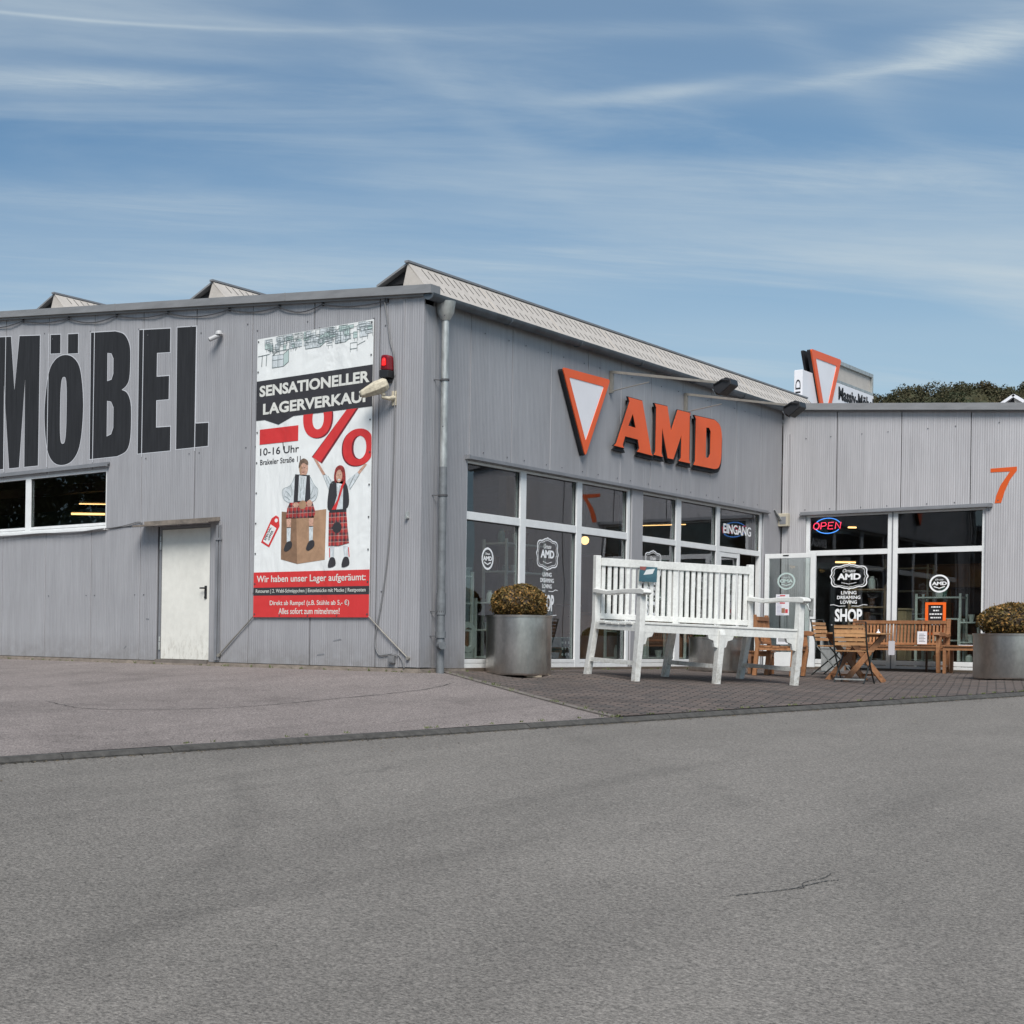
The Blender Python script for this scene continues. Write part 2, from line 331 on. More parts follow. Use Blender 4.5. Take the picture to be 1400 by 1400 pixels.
m_tree = leaf_mat('tree_leaves', (0.04, 0.06, 0.018), (0.03, 0.045, 0.015), (0.08, 0.09, 0.03), 0.6)
m_bark = mat('bark', (0.07, 0.05, 0.035), 0.9, var=0.3)
def flat(name, col, r=0.55): return mat(name, col, r, var=0.03, vs=4)
def banner_col(name, col, pv=0, ps=14, ax=(1, 1, 1)):
    def fn(t, p, g, last):
        P = g.outputs['Position']
        if pv: t.links.new(tscale(t, col, tramp(t, tnoise(t, tmap(t, P, ax), ps, 5, 0.65, 0.6), 0.35, 0.65, 1 - pv, 1 + pv * .7)), p.inputs['Base Color'])
        w = tnoise(t, tmap(t, P, (1.6, 1, 0.9), (0, 0.5, 0)), 1.0, 3, 0.5, 0.8)
        w2 = tnoise(t, tmap(t, P, (6, 1, 1.0), (0, 0.35, 0)), 1.0, 3, 0.5, 0.3)
        tbump(t, p, tm(t, 'ADD', w, tm(t, 'MULTIPLY', w2, 0.22)), 0.55, 0.09)
    return mat(name, col, 0.42, fn=fn)
b_white = banner_col('banner_white', (0.70, 0.715, 0.71)); b_black = banner_col('banner_black', (0.035, 0.033, 0.037)); b_red = banner_col('banner_red', (0.56, 0.035, 0.035))
b_red2 = banner_col('banner_dark_red', (0.16, 0.018, 0.025)); b_text = banner_col('banner_text_grey', (0.62, 0.62, 0.58)); b_shadow = banner_col('banner_shadow', (0.22, 0.22, 0.22))
b_skin = banner_col('print_skin', (0.52, 0.31, 0.23), .30, 26); b_grey = banner_col('print_line', (0.28, 0.33, 0.33)); b_teal = banner_col('print_teal', (0.42, 0.52, 0.50)); b_ink = banner_col('print_ink', (0.13, 0.16, 0.165))
b_shirt = banner_col('print_shirt', (0.56, 0.60, 0.62), .24, 16, (1.6, 1, .7)); b_box = banner_col('print_carton', (0.36, 0.22, 0.135), .14, 9); b_box2 = banner_col('print_carton_dark', (0.22, 0.13, 0.08), .16, 9); b_hair = banner_col('print_hair', (0.16, 0.11, 0.08), .5, 40); b_hair2 = banner_col('print_red_hair', (0.25, 0.035, 0.03), .5, 40)
def tartan(t, p, g, last):
    s = T(t, 'ShaderNodeSeparateXYZ'); t.links.new(g.outputs['Position'], s.inputs[0])
    a = tramp(t, tm(t, 'SINE', tm(t, 'MULTIPLY', s.outputs[0], 95)), 0.0, 0.4); b = tramp(t, tm(t, 'SINE', tm(t, 'MULTIPLY', s.outputs[2], 75)), 0.0, 0.4)
    f = tm(t, 'MULTIPLY', tm(t, 'ADD', a, b), 0.5)
    c = tmix(t, f, (0.42, 0.04, 0.035), (0.05, 0.03, 0.04))
    l1 = tramp(t, tm(t, 'SINE', tm(t, 'ADD', tm(t, 'MULTIPLY', s.outputs[0], 95), 1.4)), 0.93, 0.97); l2 = tramp(t, tm(t, 'SINE', tm(t, 'ADD', tm(t, 'MULTIPLY', s.outputs[2], 75), 1.4)), 0.93, 0.97)
    c = tmix(t, tm(t, 'MULTIPLY', tm(t, 'MAXIMUM', l1, l2), .5), c, (.55, .42, .36))
    t.links.new(tscale(t, c, tramp(t, tnoise(t, tmap(t, g.outputs['Position'], (2.5, 1, .6)), 12, 4, 0.6), 0.35, 0.65, .6, 1.25)), p.inputs['Base Color'])
b_tartan = mat('print_tartan', (0.4, 0.03, 0.03), 0.5, fn=tartan)
m_sticker = mat('sticker_white', (0.82, 0.83, 0.84), 0.6)
m_paper = mat('paper_white', (0.72, 0.72, 0.76), 0.7, var=0.03, vs=8)
m_neonred = mat('neon_red', (1.0, 0.05, 0.12), 0.4, emit=1.3)
m_neonblue = mat('neon_blue', (0.08, 0.32, 1.0), 0.4, emit=1.1)
m_tape = mat('weathered_wrap', (0.48, 0.43, 0.33), 0.7, var=0.25, vs=20, bump=0.8, bs=25)
m_lampbox = mat('lamp_beige', (0.42, 0.38, 0.30), 0.6, var=0.1)
m_redlens = mat('red_lens', (0.16, 0.006, 0.012), 0.2, emit=0.05)

# ================================================================ mesh helpers
class Basis:
    def __init__(s, O, U, V, N): s.O, s.U, s.V, s.N = Vector(O), Vector(U), Vector(V), Vector(N)
    def __call__(s, u, v, n=0): return s.O + s.U * u + s.V * v + s.N * n
Y3 = 12.09
W1 = Basis((0, 0, 0), (1, 0, 0), (0, 0, 1), (0, -1, 0))
W2 = Basis((0, 0, 0), (0, 1, 0), (0, 0, 1), (1, 0, 0))
W3 = Basis((0, Y3, 0), (1, 0, 0), (0, 0, 1), (0, -1, 0))

class MB:
    def __init__(s): s.v = []; s.f = []; s.m = []
    def add(s, vs, fs, mi=0):
        b = len(s.v); s.v += [tuple(q) for q in vs]
        for f in fs: s.f.append(tuple(i + b for i in f)); s.m.append(mi)
        return s
    def prism(s, B, pts, n0, n1, mi=0):
        k = len(pts); lo = min(n0, n1); hi = max(n0, n1)
        ar = sum(pts[i][0] * pts[(i + 1) % k][1] - pts[(i + 1) % k][0] * pts[i][1] for i in range(k))
        if ar < 0: pts = list(reversed(pts))
        vs = [B(u, v, lo) for u, v in pts] + [B(u, v, hi) for u, v in pts]
        fs = [tuple(range(k - 1, -1, -1)), tuple(range(k, 2 * k))] + [(i, (i + 1) % k, (i + 1) % k + k, i + k) for i in range(k)]
        if B.U.cross(B.V).dot(B.N) < 0: fs = [tuple(reversed(f)) for f in fs]
        return s.add(vs, fs, mi)
    def rect(s, B, u0, u1, v0, v1, n0, n1, mi=0): return s.prism(B, [(u0, v0), (u1, v0), (u1, v1), (u0, v1)], n0, n1, mi)
    def box(s, x0, x1, y0, y1, z0, z1, mi=0):
        return s.prism(Basis((0, 0, 0), (1, 0, 0), (0, 1, 0), (0, 0, 1)), [(x0, y0), (x1, y0), (x1, y1), (x0, y1)], z0, z1, mi)
    def bar(s, p0, p1, w, h, mi=0, up=(0, 0, 1)):
        p0, p1 = Vector(p0), Vector(p1); d = (p1 - p0); L = d.length; d.normalize(); up = Vector(up)
        a = d.cross(up)
        if a.length < 1e-4: a = d.cross(Vector((0, 1, 0)))
        a.normalize(); b = a.cross(d).normalized()
        B = Basis(p0, a, b, d); 
        return s.prism(Basis(p0, a, b, -d) if False else B, [(-w / 2, -h / 2), (w / 2, -h / 2), (w / 2, h / 2), (-w / 2, h / 2)], 0, L, mi)
    def tube(s, pts, r, n=8, mi=0, caps=True):
        pts = [Vector(p) for p in pts]; rings = []
        for i, p in enumerate(pts):
            d = (pts[min(i + 1, len(pts) - 1)] - pts[max(i - 1, 0)]).normalized()
            a = d.cross(Vector((0, 0, 1)))
            if a.length < 0.05: a = d.cross(Vector((0, 1, 0)))
            a.normalize(); b = d.cross(a)
            rr = r[i] if isinstance(r, (list, tuple)) else r
            rings.append([p + (a * math.cos(2 * math.pi * k / n) + b * math.sin(2 * math.pi * k / n)) * rr for k in range(n)])
        vs = [q for ring in rings for q in ring]; fs = []
        for i in range(len(pts) - 1):
            for k in range(n): fs.append((i * n + k, i * n + (k + 1) % n, (i + 1) * n + (k + 1) % n, (i + 1) * n + k))
        if caps: fs += [tuple(range(n - 1, -1, -1)), tuple(range((len(pts) - 1) * n, len(pts) * n))]
        return s.add(vs, fs, mi)
    def lathe(s, prof, c=(0, 0, 0), n=48, mi=0):
        c = Vector(c); vs = [c + Vector((r * math.cos(2 * math.pi * k / n), r * math.sin(2 * math.pi * k / n), z)) for r, z in prof for k in range(n)]
        fs = [(i * n + k, i * n + (k + 1) % n, (i + 1) * n + (k + 1) % n, (i + 1) * n + k) for i in range(len(prof) - 1) for k in range(n)]
        return s.add(vs, fs, mi)
    def take(s, me, mtx, mi):
        s.add([mtx @ q.co for q in me.vertices], [tuple(f.vertices) for f in me.polygons], mi)
    def _curve(s, cu, B, n0, n1, mi, fit=None):
        o = bpy.data.objects.new('tmp', cu); COL.objects.link(o)
        dg = bpy.context.evaluated_depsgraph_get(); me = bpy.data.meshes.new_from_object(o.evaluated_get(dg))
        if fit and len(me.vertices):
            xs = [q.co.x for q in me.vertices]; ys = [q.co.y for q in me.vertices]
            x0, x1, y0, y1 = min(xs), max(xs), min(ys), max(ys); u0, u1, v0, v1, sk = fit
            f = lambda q: (u0 + (q.x - x0) / (x1 - x0) * (u1 - u0), v0 + (q.y - y0) / (y1 - y0) * (v1 - v0))
        else: f = lambda q: (q.x, q.y)
        zs = [q.co.z for q in me.vertices]; z0, z1 = min(zs), max(zs)
        vs = []
        for q in me.vertices:
            a, b = f(q.co); vs.append(B(a, b, n0 if q.co.z < (z0 + z1) / 2 else n1))
        fs = [tuple(p.vertices) for p in me.polygons]
        if B.U.cross(B.V).dot(B.N) < 0: fs = [tuple(reversed(q)) for q in fs]
        s.add(vs, fs, mi)
        bpy.data.objects.remove(o); bpy.data.meshes.remove(me); bpy.data.curves.remove(cu)
        return s
    def shape(s, loops, B, n0, n1, mi=0):
        cu = bpy.data.curves.new('tmp', 'CURVE'); cu.dimensions = '2D'; cu.fill_mode = 'BOTH'; cu.extrude = 0.5
        for lp in loops:
            sp = cu.splines.new('POLY'); sp.points.add(len(lp) - 1)
            for i, (a, b) in enumerate(lp): sp.points[i].co = (a, b, 0, 1)
            sp.use_cyclic_u = True
        return s._curve(cu, B, n0, n1, mi)
    def text(s, txt, B, u0, u1, v0, v1, n0, n1, mi=0, bold=0.0, shear=0):
        cu = bpy.data.curves.new('tmp', 'FONT'); cu.body = txt; cu.extrude = 0.5; cu.offset = bold; cu.resolution_u = 3; cu.shear = shear
        return s._curve(cu, B, n0, n1, mi, fit=(u0, u1, v0, v1, 0))
    def line(s, B, pts, w, n0, n1, mi=0, closed=False):
        k = len(pts); P = [Vector((a, b)) for a, b in pts]; L = []; Rr = []
        for i in range(k):
            a = P[(i - 1) % k] if (closed or i > 0) else P[i]; b = P[(i + 1) % k] if (closed or i < k - 1) else P[i]
            d = (b - a).normalized(); nn = Vector((-d.y, d.x)) * w / 2; L.append(P[i] + nn); Rr.append(P[i] - nn)
        rng = range(k if closed else k - 1)
        for i in rng:
            j = (i + 1) % k; s.prism(B, [tuple(L[i]), tuple(Rr[i]), tuple(Rr[j]), tuple(L[j])], n0, n1, mi)
        return s
    def build(s, name, mats, parent=None, local=False, smooth=False, bevel=0):
        me = bpy.data.meshes.new(name); me.from_pydata(s.v, [], s.f)
        if not isinstance(mats, (list, tuple)): mats = [mats]
        for m in mats: me.materials.append(m)
        me.polygons.foreach_set('material_index', s.m)
        me.update()
        o = bpy.data.objects.new(name, me); COL.objects.link(o)
        if parent:
            o.parent = parent
            if not local: o.matrix_parent_inverse = (parent.matrix_basis if parent.parent is None else parent.parent.matrix_basis @ parent.matrix_parent_inverse @ parent.matrix_basis).inverted()
        if smooth:
            me.shade_smooth() if hasattr(me, 'shade_smooth') else None
            try: me.set_sharp_from_angle(angle=R_(40))
            except Exception: pass
        if bevel:
            b = o.modifiers.new('bevel', 'BEVEL'); b.width = bevel; b.segments = 2; b.limit_method = 'ANGLE'
        return o
def tag(o, label=None, cat=None, group=None, kind=None):
    for k, q in (('label', label), ('category', cat), ('group', group), ('kind', kind)):
        if q: o[k] = q
    return o
def thing(name, loc, label, cat, group=None, rz=0, mtx=None):
    o = bpy.data.objects.new(name, None); COL.objects.link(o); o.empty_display_size = 0.2
    if mtx is not None: o.matrix_basis = mtx
    else: o.location = loc; o.rotation_euler = (0, 0, rz)
    tag(o, label, cat, group)
    if mtx is None: o.matrix_basis = Matrix.Translation(Vector(loc)) @ Matrix.Rotation(rz, 4, 'Z')
    return o
def copy_tree(o, parent=None):
    c = o.copy(); COL.objects.link(c); c.parent = parent
    for ch in list(o.children): copy_tree(ch, c)
    return c
def catmull(P, n=6, closed=True):
    out = []; k = len(P)
    for i in range(k if closed else k - 1):
        g = lambda j: P[j % k] if closed else P[max(0, min(k - 1, j))]
        p0, p1, p2, p3 = g(i - 1), g(i), g(i + 1), g(i + 2)
        for j in range(n):
            t = j / n
            out.append(tuple(0.5 * (2 * p1[a] + (p2[a] - p0[a]) * t + (2 * p0[a] - 5 * p1[a] + 4 * p2[a] - p3[a]) * t * t + (3 * p1[a] - p0[a] - 3 * p2[a] + p3[a]) * t ** 3) for a in range(len(p1))))
    if not closed: out.append(tuple(P[-1]))
    return out
def ell(cu_, cv_, ru, rv, n=40, pw=2.0):
    out = []
    for k in range(n):
        a = 2 * math.pi * k / n; c, s = math.cos(a), math.sin(a)
        out.append((cu_ + ru * abs(c) ** (2 / pw) * (1 if c > 0 else -1), cv_ + rv * abs(s) ** (2 / pw) * (1 if s > 0 else -1)))
    return out

# ================================================================ ground
A0 = np.array([2.349, -9.078, -0.599]); KD = np.array([0.24000, 0.97077]); KN = np.array([-0.97077, 0.24000]); KS = 0.02842
def st(s, t): return A0[:2] + KD * s + KN * t
def zk(s): return A0[2] + KS * np.clip(s, -40, 60)
RN = (0.04683, -0.04086, -0.1181)      # road plane: z = c - a x - b y
def zroad(x, y): return RN[2] - RN[0] * x - RN[1] * y
ctrl = [(x, 0, -0.055) for x in (-20, -16, -12, -9, -7, -5, -3.5, -2, -1, 0)] + [(0, y, -0.04) for y in (1, 2, 3.5, 5, 7, 9, 10.5)] + [(x, Y3, -0.045) for x in (0, 1, 2, 3, 4, 6)]
ctrl += [(1.28, 2.05, -0.05), (2.11, 1.61, -0.116), (1.88, 3.14, -0.085), (2.67, 2.66, -0.145), (2.45, 4.20, -0.10), (3.255, 3.726, -0.157), (0.75, 1.3, -0.15), (1.1, 7.4, -0.075),
         (3.03, 6.0, -0.135), (3.4, 5.97, -0.16), (2.75, 6.73, -0.125), (3.33, 6.75, -0.15), (2.15, 8.0, -0.07), (2.8, 11.3, -0.055), (1.5, 11.3, -0.05), (3.3, 11.35, -0.06), (1.8, 6.9, -0.08), (4.7, 7.6, -0.075), (-6, -4, -0.22), (-12, -5, -0.24)]
ctrl += [(*st(s, 0), float(zk(s)) + 0.042) for s in np.arange(-30, 26, 2.0)]
ctrl += [(-20, 20, -0.06), (-5, 10, -0.06), (3, 20, -0.06), (-30, 0, -0.1), (-40, -20, -1.0)]
CT = np.array(ctrl); Dm = np.hypot(CT[:, None, 0] - CT[None, :, 0], CT[:, None, 1] - CT[None, :, 1])
Wt = np.linalg.solve(Dm + 1e-6 * np.eye(len(CT)), CT[:, 2])
def gz(x, y):
    x = np.asarray(x, float); y = np.asarray(y, float)
    return np.hypot(x[..., None] - CT[:, 0], y[..., None] - CT[:, 1]) @ Wt
def gzf(x, y): return float(gz(np.array([x]), np.array([y]))[0])
def grid(name, SS, TT, zf, m, label=None, kind='structure', sshift=None):
    vs = []; fs = []
    P = np.array([[st(s + (sshift(t) * (1 - i / (len(SS) - 1)) if sshift else 0), t) for t in TT] for i, s in enumerate(SS)])
    Z = zf(P[..., 0], P[..., 1]); n = len(TT)
    vs = [(P[i, j, 0], P[i, j, 1], Z[i, j]) for i in range(len(SS)) for j in range(n)]
    fs = [(i * n + j, (i + 1) * n + j, (i + 1) * n + j + 1, i * n + j + 1) for i in range(len(SS) - 1) for j in range(n - 1)]
    mb = MB(); mb.add(vs, fs); o = mb.build(name, m, smooth=True); o['kind'] = kind
    # make normals face up
    me = o.data
    if me.polygons[0].normal.z < 0: me.flip_normals()
    return o
TT = np.concatenate([np.arange(0.12, 8, 0.25), np.arange(8, 30, 0.5)])
grid('yard', np.arange(-30, 26, 0.25), TT, gz, m_yard)
sw = 8.25 + 0.6; tw = 4.46
grid('pavement', np.arange(0, 18.01, 0.25), np.arange(0.12, 9.2, 0.2), lambda x, y: gz(x, y) + 0.005, m_paver, sshift=None) if False else None
def paving():
    TTp = np.arange(0.12, 9.2, 0.2); n = len(TTp); fr = np.linspace(0, 1, 80)
    P = np.array([[st((6.75 + (sw - 6.75) * t / tw) * (1 - q) + 24 * q, t) for t in TTp] for q in fr])
    Z = gz(P[..., 0], P[..., 1]) + 0.006
    mb = MB(); mb.add([(P[i, j, 0], P[i, j, 1], Z[i, j]) for i in range(80) for j in range(n)], [(i * n + j, (i + 1) * n + j, (i + 1) * n + j + 1, i * n + j + 1) for i in range(79) for j in range(n - 1)])
    o = mb.build('pavement', m_paver, smooth=True); o['kind'] = 'structure'
    if o.data.polygons[0].normal.z < 0: o.data.flip_normals()
    # pale edging stones where asphalt and paving meet
    mb = MB(); k = 14
    for i in range(k):
        a = st(6.75 + (sw - 6.75) * i / k - 0.03, tw * i / k + 0.12); b = st(6.75 + (sw - 6.75) * (i + 0.96) / k - 0.03, tw * (i + 0.96) / k + 0.12)
        mb.bar((a[0], a[1], gzf(*a) - 0.035), (b[0], b[1], gzf(*b) - 0.035), 0.085, 0.1)
    mb.build('edging', m_edge)['kind'] = 'structure'
paving()
# road
def roadmesh():
    mb = MB(); SS = np.arange(-60, 91, 1.5); TR = np.linspace(0.0, -11, 12)
    P = [(*st(s, t),) for s in SS for t in TR]; n = len(TR)
    mb.add([(x, y, zroad(x, y)) for x, y in P], [(i * n + j, i * n + j + 1, (i + 1) * n + j + 1, (i + 1) * n + j) for i in range(len(SS) - 1) for j in range(n - 1)])
    o = mb.build('road', m_road); o['kind'] = 'structure'
    if o.data.polygons[0].normal.z < 0: o.data.flip_normals()
roadmesh()
# kerb: low, worn stones
mb = MB(); rnd = random.Random(4)
s = -30.0
while s < 26:
    L = 0.98; a = st(s, 0.0); 
    za = float(zk(s)); zb = float(zk(s + L)); j = rnd.uniform(-0.003, 0.003)
    p0 = st(s + .003, 0); p1 = st(s + L, 0); p2 = st(s + L, 0.12); p3 = st(s + .003, 0.12); q0 = st(s + .003, 0.045); q1 = st(s + L, 0.045)
    vs = [(*p0, za - .15), (*p1, zb - .15), (*p2, zb - .15), (*p3, za - .15), (*p0, za + .014 + j), (*p1, zb + .014 + j), (*q0, za + .045 + j), (*q1, zb + .045 + j), (*p3, za + .045 + j), (*p2, zb + .045 + j)]
    mb.add(vs, [(0, 1, 5, 4), (4, 5, 7, 6), (6, 7, 9, 8), (1, 2, 9, 7, 5), (0, 4, 6, 8, 3), (2, 3, 8, 9), (3, 2, 1, 0)])
    s += 0.985
mb.build('kerb', m_kerb)['kind'] = 'structure'
# grit and dead leaves washed against the kerb
mb = MB(); rnd = random.Random(8)
for i in range(1400):
    s = rnd.uniform(-3, 18); t = -abs(rnd.gauss(0, 0.035)) - 0.004
    if rnd.random() < 0.12: t = -abs(rnd.gauss(0, 0.5))
    x, y = st(s, t); r = rnd.uniform(0.004, 0.016); a = rnd.uniform(0, 6.28); z = zroad(x, y) + 0.003
    mb.add([(x + r * math.cos(a + k * 2.1), y + r * math.sin(a + k * 2.1), z + (0.004 if k == 1 else 0)) for k in range(3)] + [(x, y, z - .001)], [(0, 1, 2)])
mb.build('leaf_litter', mat('litter', (0.13, 0.10, 0.06), 0.9, var=0.5, vs=30))
bpy.data.objects['leaf_litter']['kind'] = 'stuff'
tag(bpy.data.objects['leaf_litter'], 'grit and tiny dead leaves washed along the foot of the kerb', 'litter')
# a crack in the road and a tar joint across the yard
def strip(name, P, w, zf, m, dz):
    mb = MB(); rn = random.Random(3); Q = catmull([tuple(q) for q in P], 14, False)
    Q = [(a + rn.uniform(-1, 1) * w * .5, b + rn.uniform(-1, 1) * w * .5) for a, b in Q]; vs = []
    for i, (a, b) in enumerate(Q):
        d = Vector(Q[min(i + 1, len(Q) - 1)]) - Vector(Q[max(i - 1, 0)]); d.normalize(); ww = w * rn.uniform(.3, 1.0) * min(1, i / 6, (len(Q) - 1 - i) / 6) / 2 + .0005
        for s_ in (-1, 1): x, y = a - d.y * ww * s_, b + d.x * ww * s_; vs.append((x, y, zf(x, y) + dz))
    mb.add(vs, [(2 * i, 2 * i + 1, 2 * i + 3, 2 * i + 2) for i in range(len(Q) - 1)]); o = mb.build(name, m); o['kind'] = 'structure'
    if o.data.polygons[0].normal.z < 0: o.data.flip_normals()
m_tar = mat('tar_seam', (.05, .048, .045), .8, var=.3, vs=20)
strip('road_crack', [(7.56, -8.996), (7.617, -8.838), (7.699, -8.60), (7.741, -8.334), (7.79, -8.175)], .010, zroad, m_tar, .004)
strip('road_crack', [(7.70, -8.60), (7.73, -8.52), (7.69, -8.40), (7.72, -8.2), (7.70, -8.05)], .006, zroad, m_tar, .004)
strip('tar_joint', [(-1.0, -5.6), (-.1, -5.9), (.45, -5.5), (.9, -4.73), (1.06, -3.35), (1.15, -1.72), (.9, -.6)], .02, gzf, m_tar, .005)
# moss and weeds at the foot of the wall and along the edging
mb = MB(); rnd = random.Random(12)
def tuft(x, y, z, h_):
    for q in range(rnd.randint(4, 9)):
        a = rnd.uniform(0, 6.28); l = h_ * rnd.uniform(.5, 1.2); w = .004; bx_, by_ = x + rnd.uniform(-.02, .02), y + rnd.uniform(-.02, .02)
        mb.add([(bx_ - w, by_, z), (bx_ + w, by_ + w, z), (bx_ + math.cos(a) * l * .6, by_ + math.sin(a) * l * .6, z + l)], [(0, 1, 2)])
for i in range(150):
    if i % 3 == 0: x, y = rnd.uniform(-12, -.2), -rnd.uniform(.05, .09)
    elif i % 3 == 1: q = rnd.random(); x, y = st(6.75 + (8.85 - 6.75) * q - .1, 4.46 * q + rnd.uniform(-.05, .05))
    else: x, y = rnd.choice(((rnd.uniform(.04, .10), rnd.uniform(.1, 9)), (rnd.uniform(3.2, 6), 12.0)))
    tuft(float(x), float(y), gzf(x, y) + .006, rnd.choice((.015, .02, .03, .045)))
for i in range(60):
    x, y = st(rnd.uniform(-2, 16), rnd.uniform(.12, .17)); tuft(float(x), float(y), gzf(x, y) + .006, .02)
o = mb.build('weeds', mat('weed_green', (.09, .11, .035), .8, var=.3, vs=20)); tag(o, 'small weeds and moss tufts along the wall foot and edging stones', 'weeds', None, 'stuff')
# the land round about
def land():
    ax = np.concatenate([-np.geomspace(900, 34, 18), np.arange(-32, 32.1, 2), np.geomspace(34, 900, 18)])
    V = []; n = len(ax)
    for x in ax:
        for y in ax:
            t = (np.array([x, y]) - A0[:2]) @ KN
            z = float(np.clip(zroad(x, y), -4, 1.5)) - 0.12
            if t > 0: z = min(z, -0.12) - min(t, 3.0) * 0.25 - 0.1
            V.append((x, y, z))
    mb = MB(); mb.add(V, [(i * n + j, (i + 1) * n + j, (i + 1) * n + j + 1, i * n + j + 1) for i in range(n - 1) for j in range(n - 1)])
    mb.build('ground', m_ground, smooth=True)['kind'] = 'structure'
land()

# ================================================================ wooded hill
def cpt(X, D, z=0): q = CAM + RT * X + FW * D; return Vector((q.x, q.y, z))
def ridge(X):       # crest height above the eye for lateral offset X at about 280 m
    return float(np.interp(X, [60, 110, 140, 152, 172, 186, 230, 300, 420], [-2, 12, 36, 43.6, 46.2, 46.6, 47.5, 46, 30]))
mb = MB(); XS = np.linspace(20, 460, 60); DS = np.linspace(180, 420, 24)
V = []
for X in XS:
    for D in DS:
        k = max(0.0, 1 - abs(D - 290) / 110) ; k = k * k * (3 - 2 * k)
        q = cpt(X, D); V.append((q.x, q.y, -1 + (ridge(X) + 1) * k))
n = len(DS); mb.add(V, [(i * n + j, i * n + j + 1, (i + 1) * n + j + 1, (i + 1) * n + j) for i in range(len(XS) - 1) for j in range(n - 1)])
o = mb.build('hill', m_ground, smooth=True); o['kind'] = 'structure'
def leaves(mb, rng, c, rad, N, sz, squash=(1, 1, 1), shell=0.25, mi=0, noise=0.2, flatz=None):
    d = rng.normal(size=(N, 3)); d /= np.linalg.norm(d, axis=1)[:, None]
    ph = rng.uniform(0, 6.28, (5, 3)); fr = rng.uniform(1.5, 4.5, (5, 3))
    lum = sum(np.sin(d @ np.diag(fr[i]) @ np.ones(3) + ph[i, 0]) * np.cos(d[:, i % 3] * fr[i, 1] + ph[i, 1]) for i in range(5)) / 5
    r = rad * (1 - shell * rng.random(N) ** 1.5) * (1 + noise * lum)
    P = np.array(c) + d * r[:, None] * np.array(squash)
    a = rng.normal(size=(N, 3)); a /= np.linalg.norm(a, axis=1)[:, None]
    a = 0.6 * a + 0.0 * d; b = np.cross(a, rng.normal(size=(N, 3)) + d * 0.7); b /= np.linalg.norm(b, axis=1)[:, None] + 1e-9; a = np.cross(b, np.cross(a, b)); a /= np.linalg.norm(a, axis=1)[:, None] + 1e-9
    s = sz * rng.uniform(0.6, 1.3, N)[:, None]
    base = len(mb.v)
    Q = np.stack([P - a * s, P - b * s * 0.5, P + a * s, P + b * s * 0.5], 1).reshape(-1, 3)
    mb.v += list(map(tuple, Q)); mb.f += [(base + 4 * i, base + 4 * i + 1, base + 4 * i + 2, base + 4 * i + 3) for i in range(N)]; mb.m += [mi] * N
rng = np.random.default_rng(5)
mb = MB()
for row, (D, N) in enumerate(((291, 900), (284, 1100), (277, 1100), (270, 700))):
    X = 120 + row * 2.0
    while X < 235:
        Dd = D + rng.uniform(-2, 2); q = cpt(X, Dd)
        k = max(0.0, 1 - abs(Dd - 290) / 110); k = k * k * (3 - 2 * k)
        zb = -1 + (ridge(X) + 1) * k; hh = rng.uniform(6, 8.2); rr = rng.uniform(2.2, 3.6)
        if 135 < X < 200: 
            for sub in range(3):
                leaves(mb, rng, (q.x + rng.uniform(-1.5, 1.5), q.y + rng.uniform(-1.5, 1.5), zb + hh * 0.62 + rng.uniform(-1, 1.2)), rr * rng.uniform(0.5, 0.8), N // 2, 0.24, (1, 1, 1.1), 0.5, noise=0.3)
        else: leaves(mb, rng, (q.x, q.y, zb + hh * 0.6), rr, 160, 1.2, (1, 1, 1.1), 0.4, noise=0.3)
        # the dense inside of the crown
        lp = MB(); lp.lathe([(rr * .8 * math.sin(a), -rr * .85 * math.cos(a)) for a in np.linspace(0.05, 3.1, 7)], (q.x, q.y, zb + hh * 0.45), 9)
        mb.add(lp.v, lp.f, 0)
        X += rng.uniform(2.2, 4.2)
tag(mb.build('forest', m_forest), 'dense brown green autumn wood along the hilltop beyond the roofs', 'forest', None, 'stuff')

# ================================================================ the store
store = thing('furniture_store', (0, 0, 0), 'long grey panel clad furniture store with recessed glazed entrance corner', 'building')
def rz1(x): return (4.93 - 0.1103 * x) if x > -16 else (4.93 + 16 * .1103 + (x + 16) * 0.1103)
def rz3(x): return 4.885 - 0.102 * x
def cladding(name, B, seams, ztop, openings, m, z0=0.0):
    cuts = sorted(set(list(seams) + [q for o in openings for q in (o[0], o[1]) if seams[0] < q < seams[-1]]))
    for layer, (n0, n1, gap, mm, off) in enumerate(((-0.03, 0.0, 0.0065, m, 0), (-0.22, -0.034, 0, m_back, 0.02))):
        mb = MB()
        for a, b in zip(cuts[:-1], cuts[1:]):
            ga = gap if a in seams else 0; gb = gap if b in seams else 0
            mid = (a + b) / 2; ops = sorted([(o[2], o[3]) for o in openings if o[0] < mid < o[1]])
            zs = [z0]
            for p, q in ops: zs += [p, q]
            zs.append(None)
            for i in range(0, len(zs), 2):
                lo, hi = zs[i], zs[i + 1]
                if hi is not None and hi - lo < 0.002: continue
                ta, tb = (ztop(a) - off, ztop(b) - off) if hi is None else (hi, hi)
                mb.prism(B, [(a + ga, lo), (b - gb, lo), (b - gb, tb), (a + ga, ta)], n0, n1)
        mb.build(name, mm, store, bevel=0.004 if layer == 0 else 0)
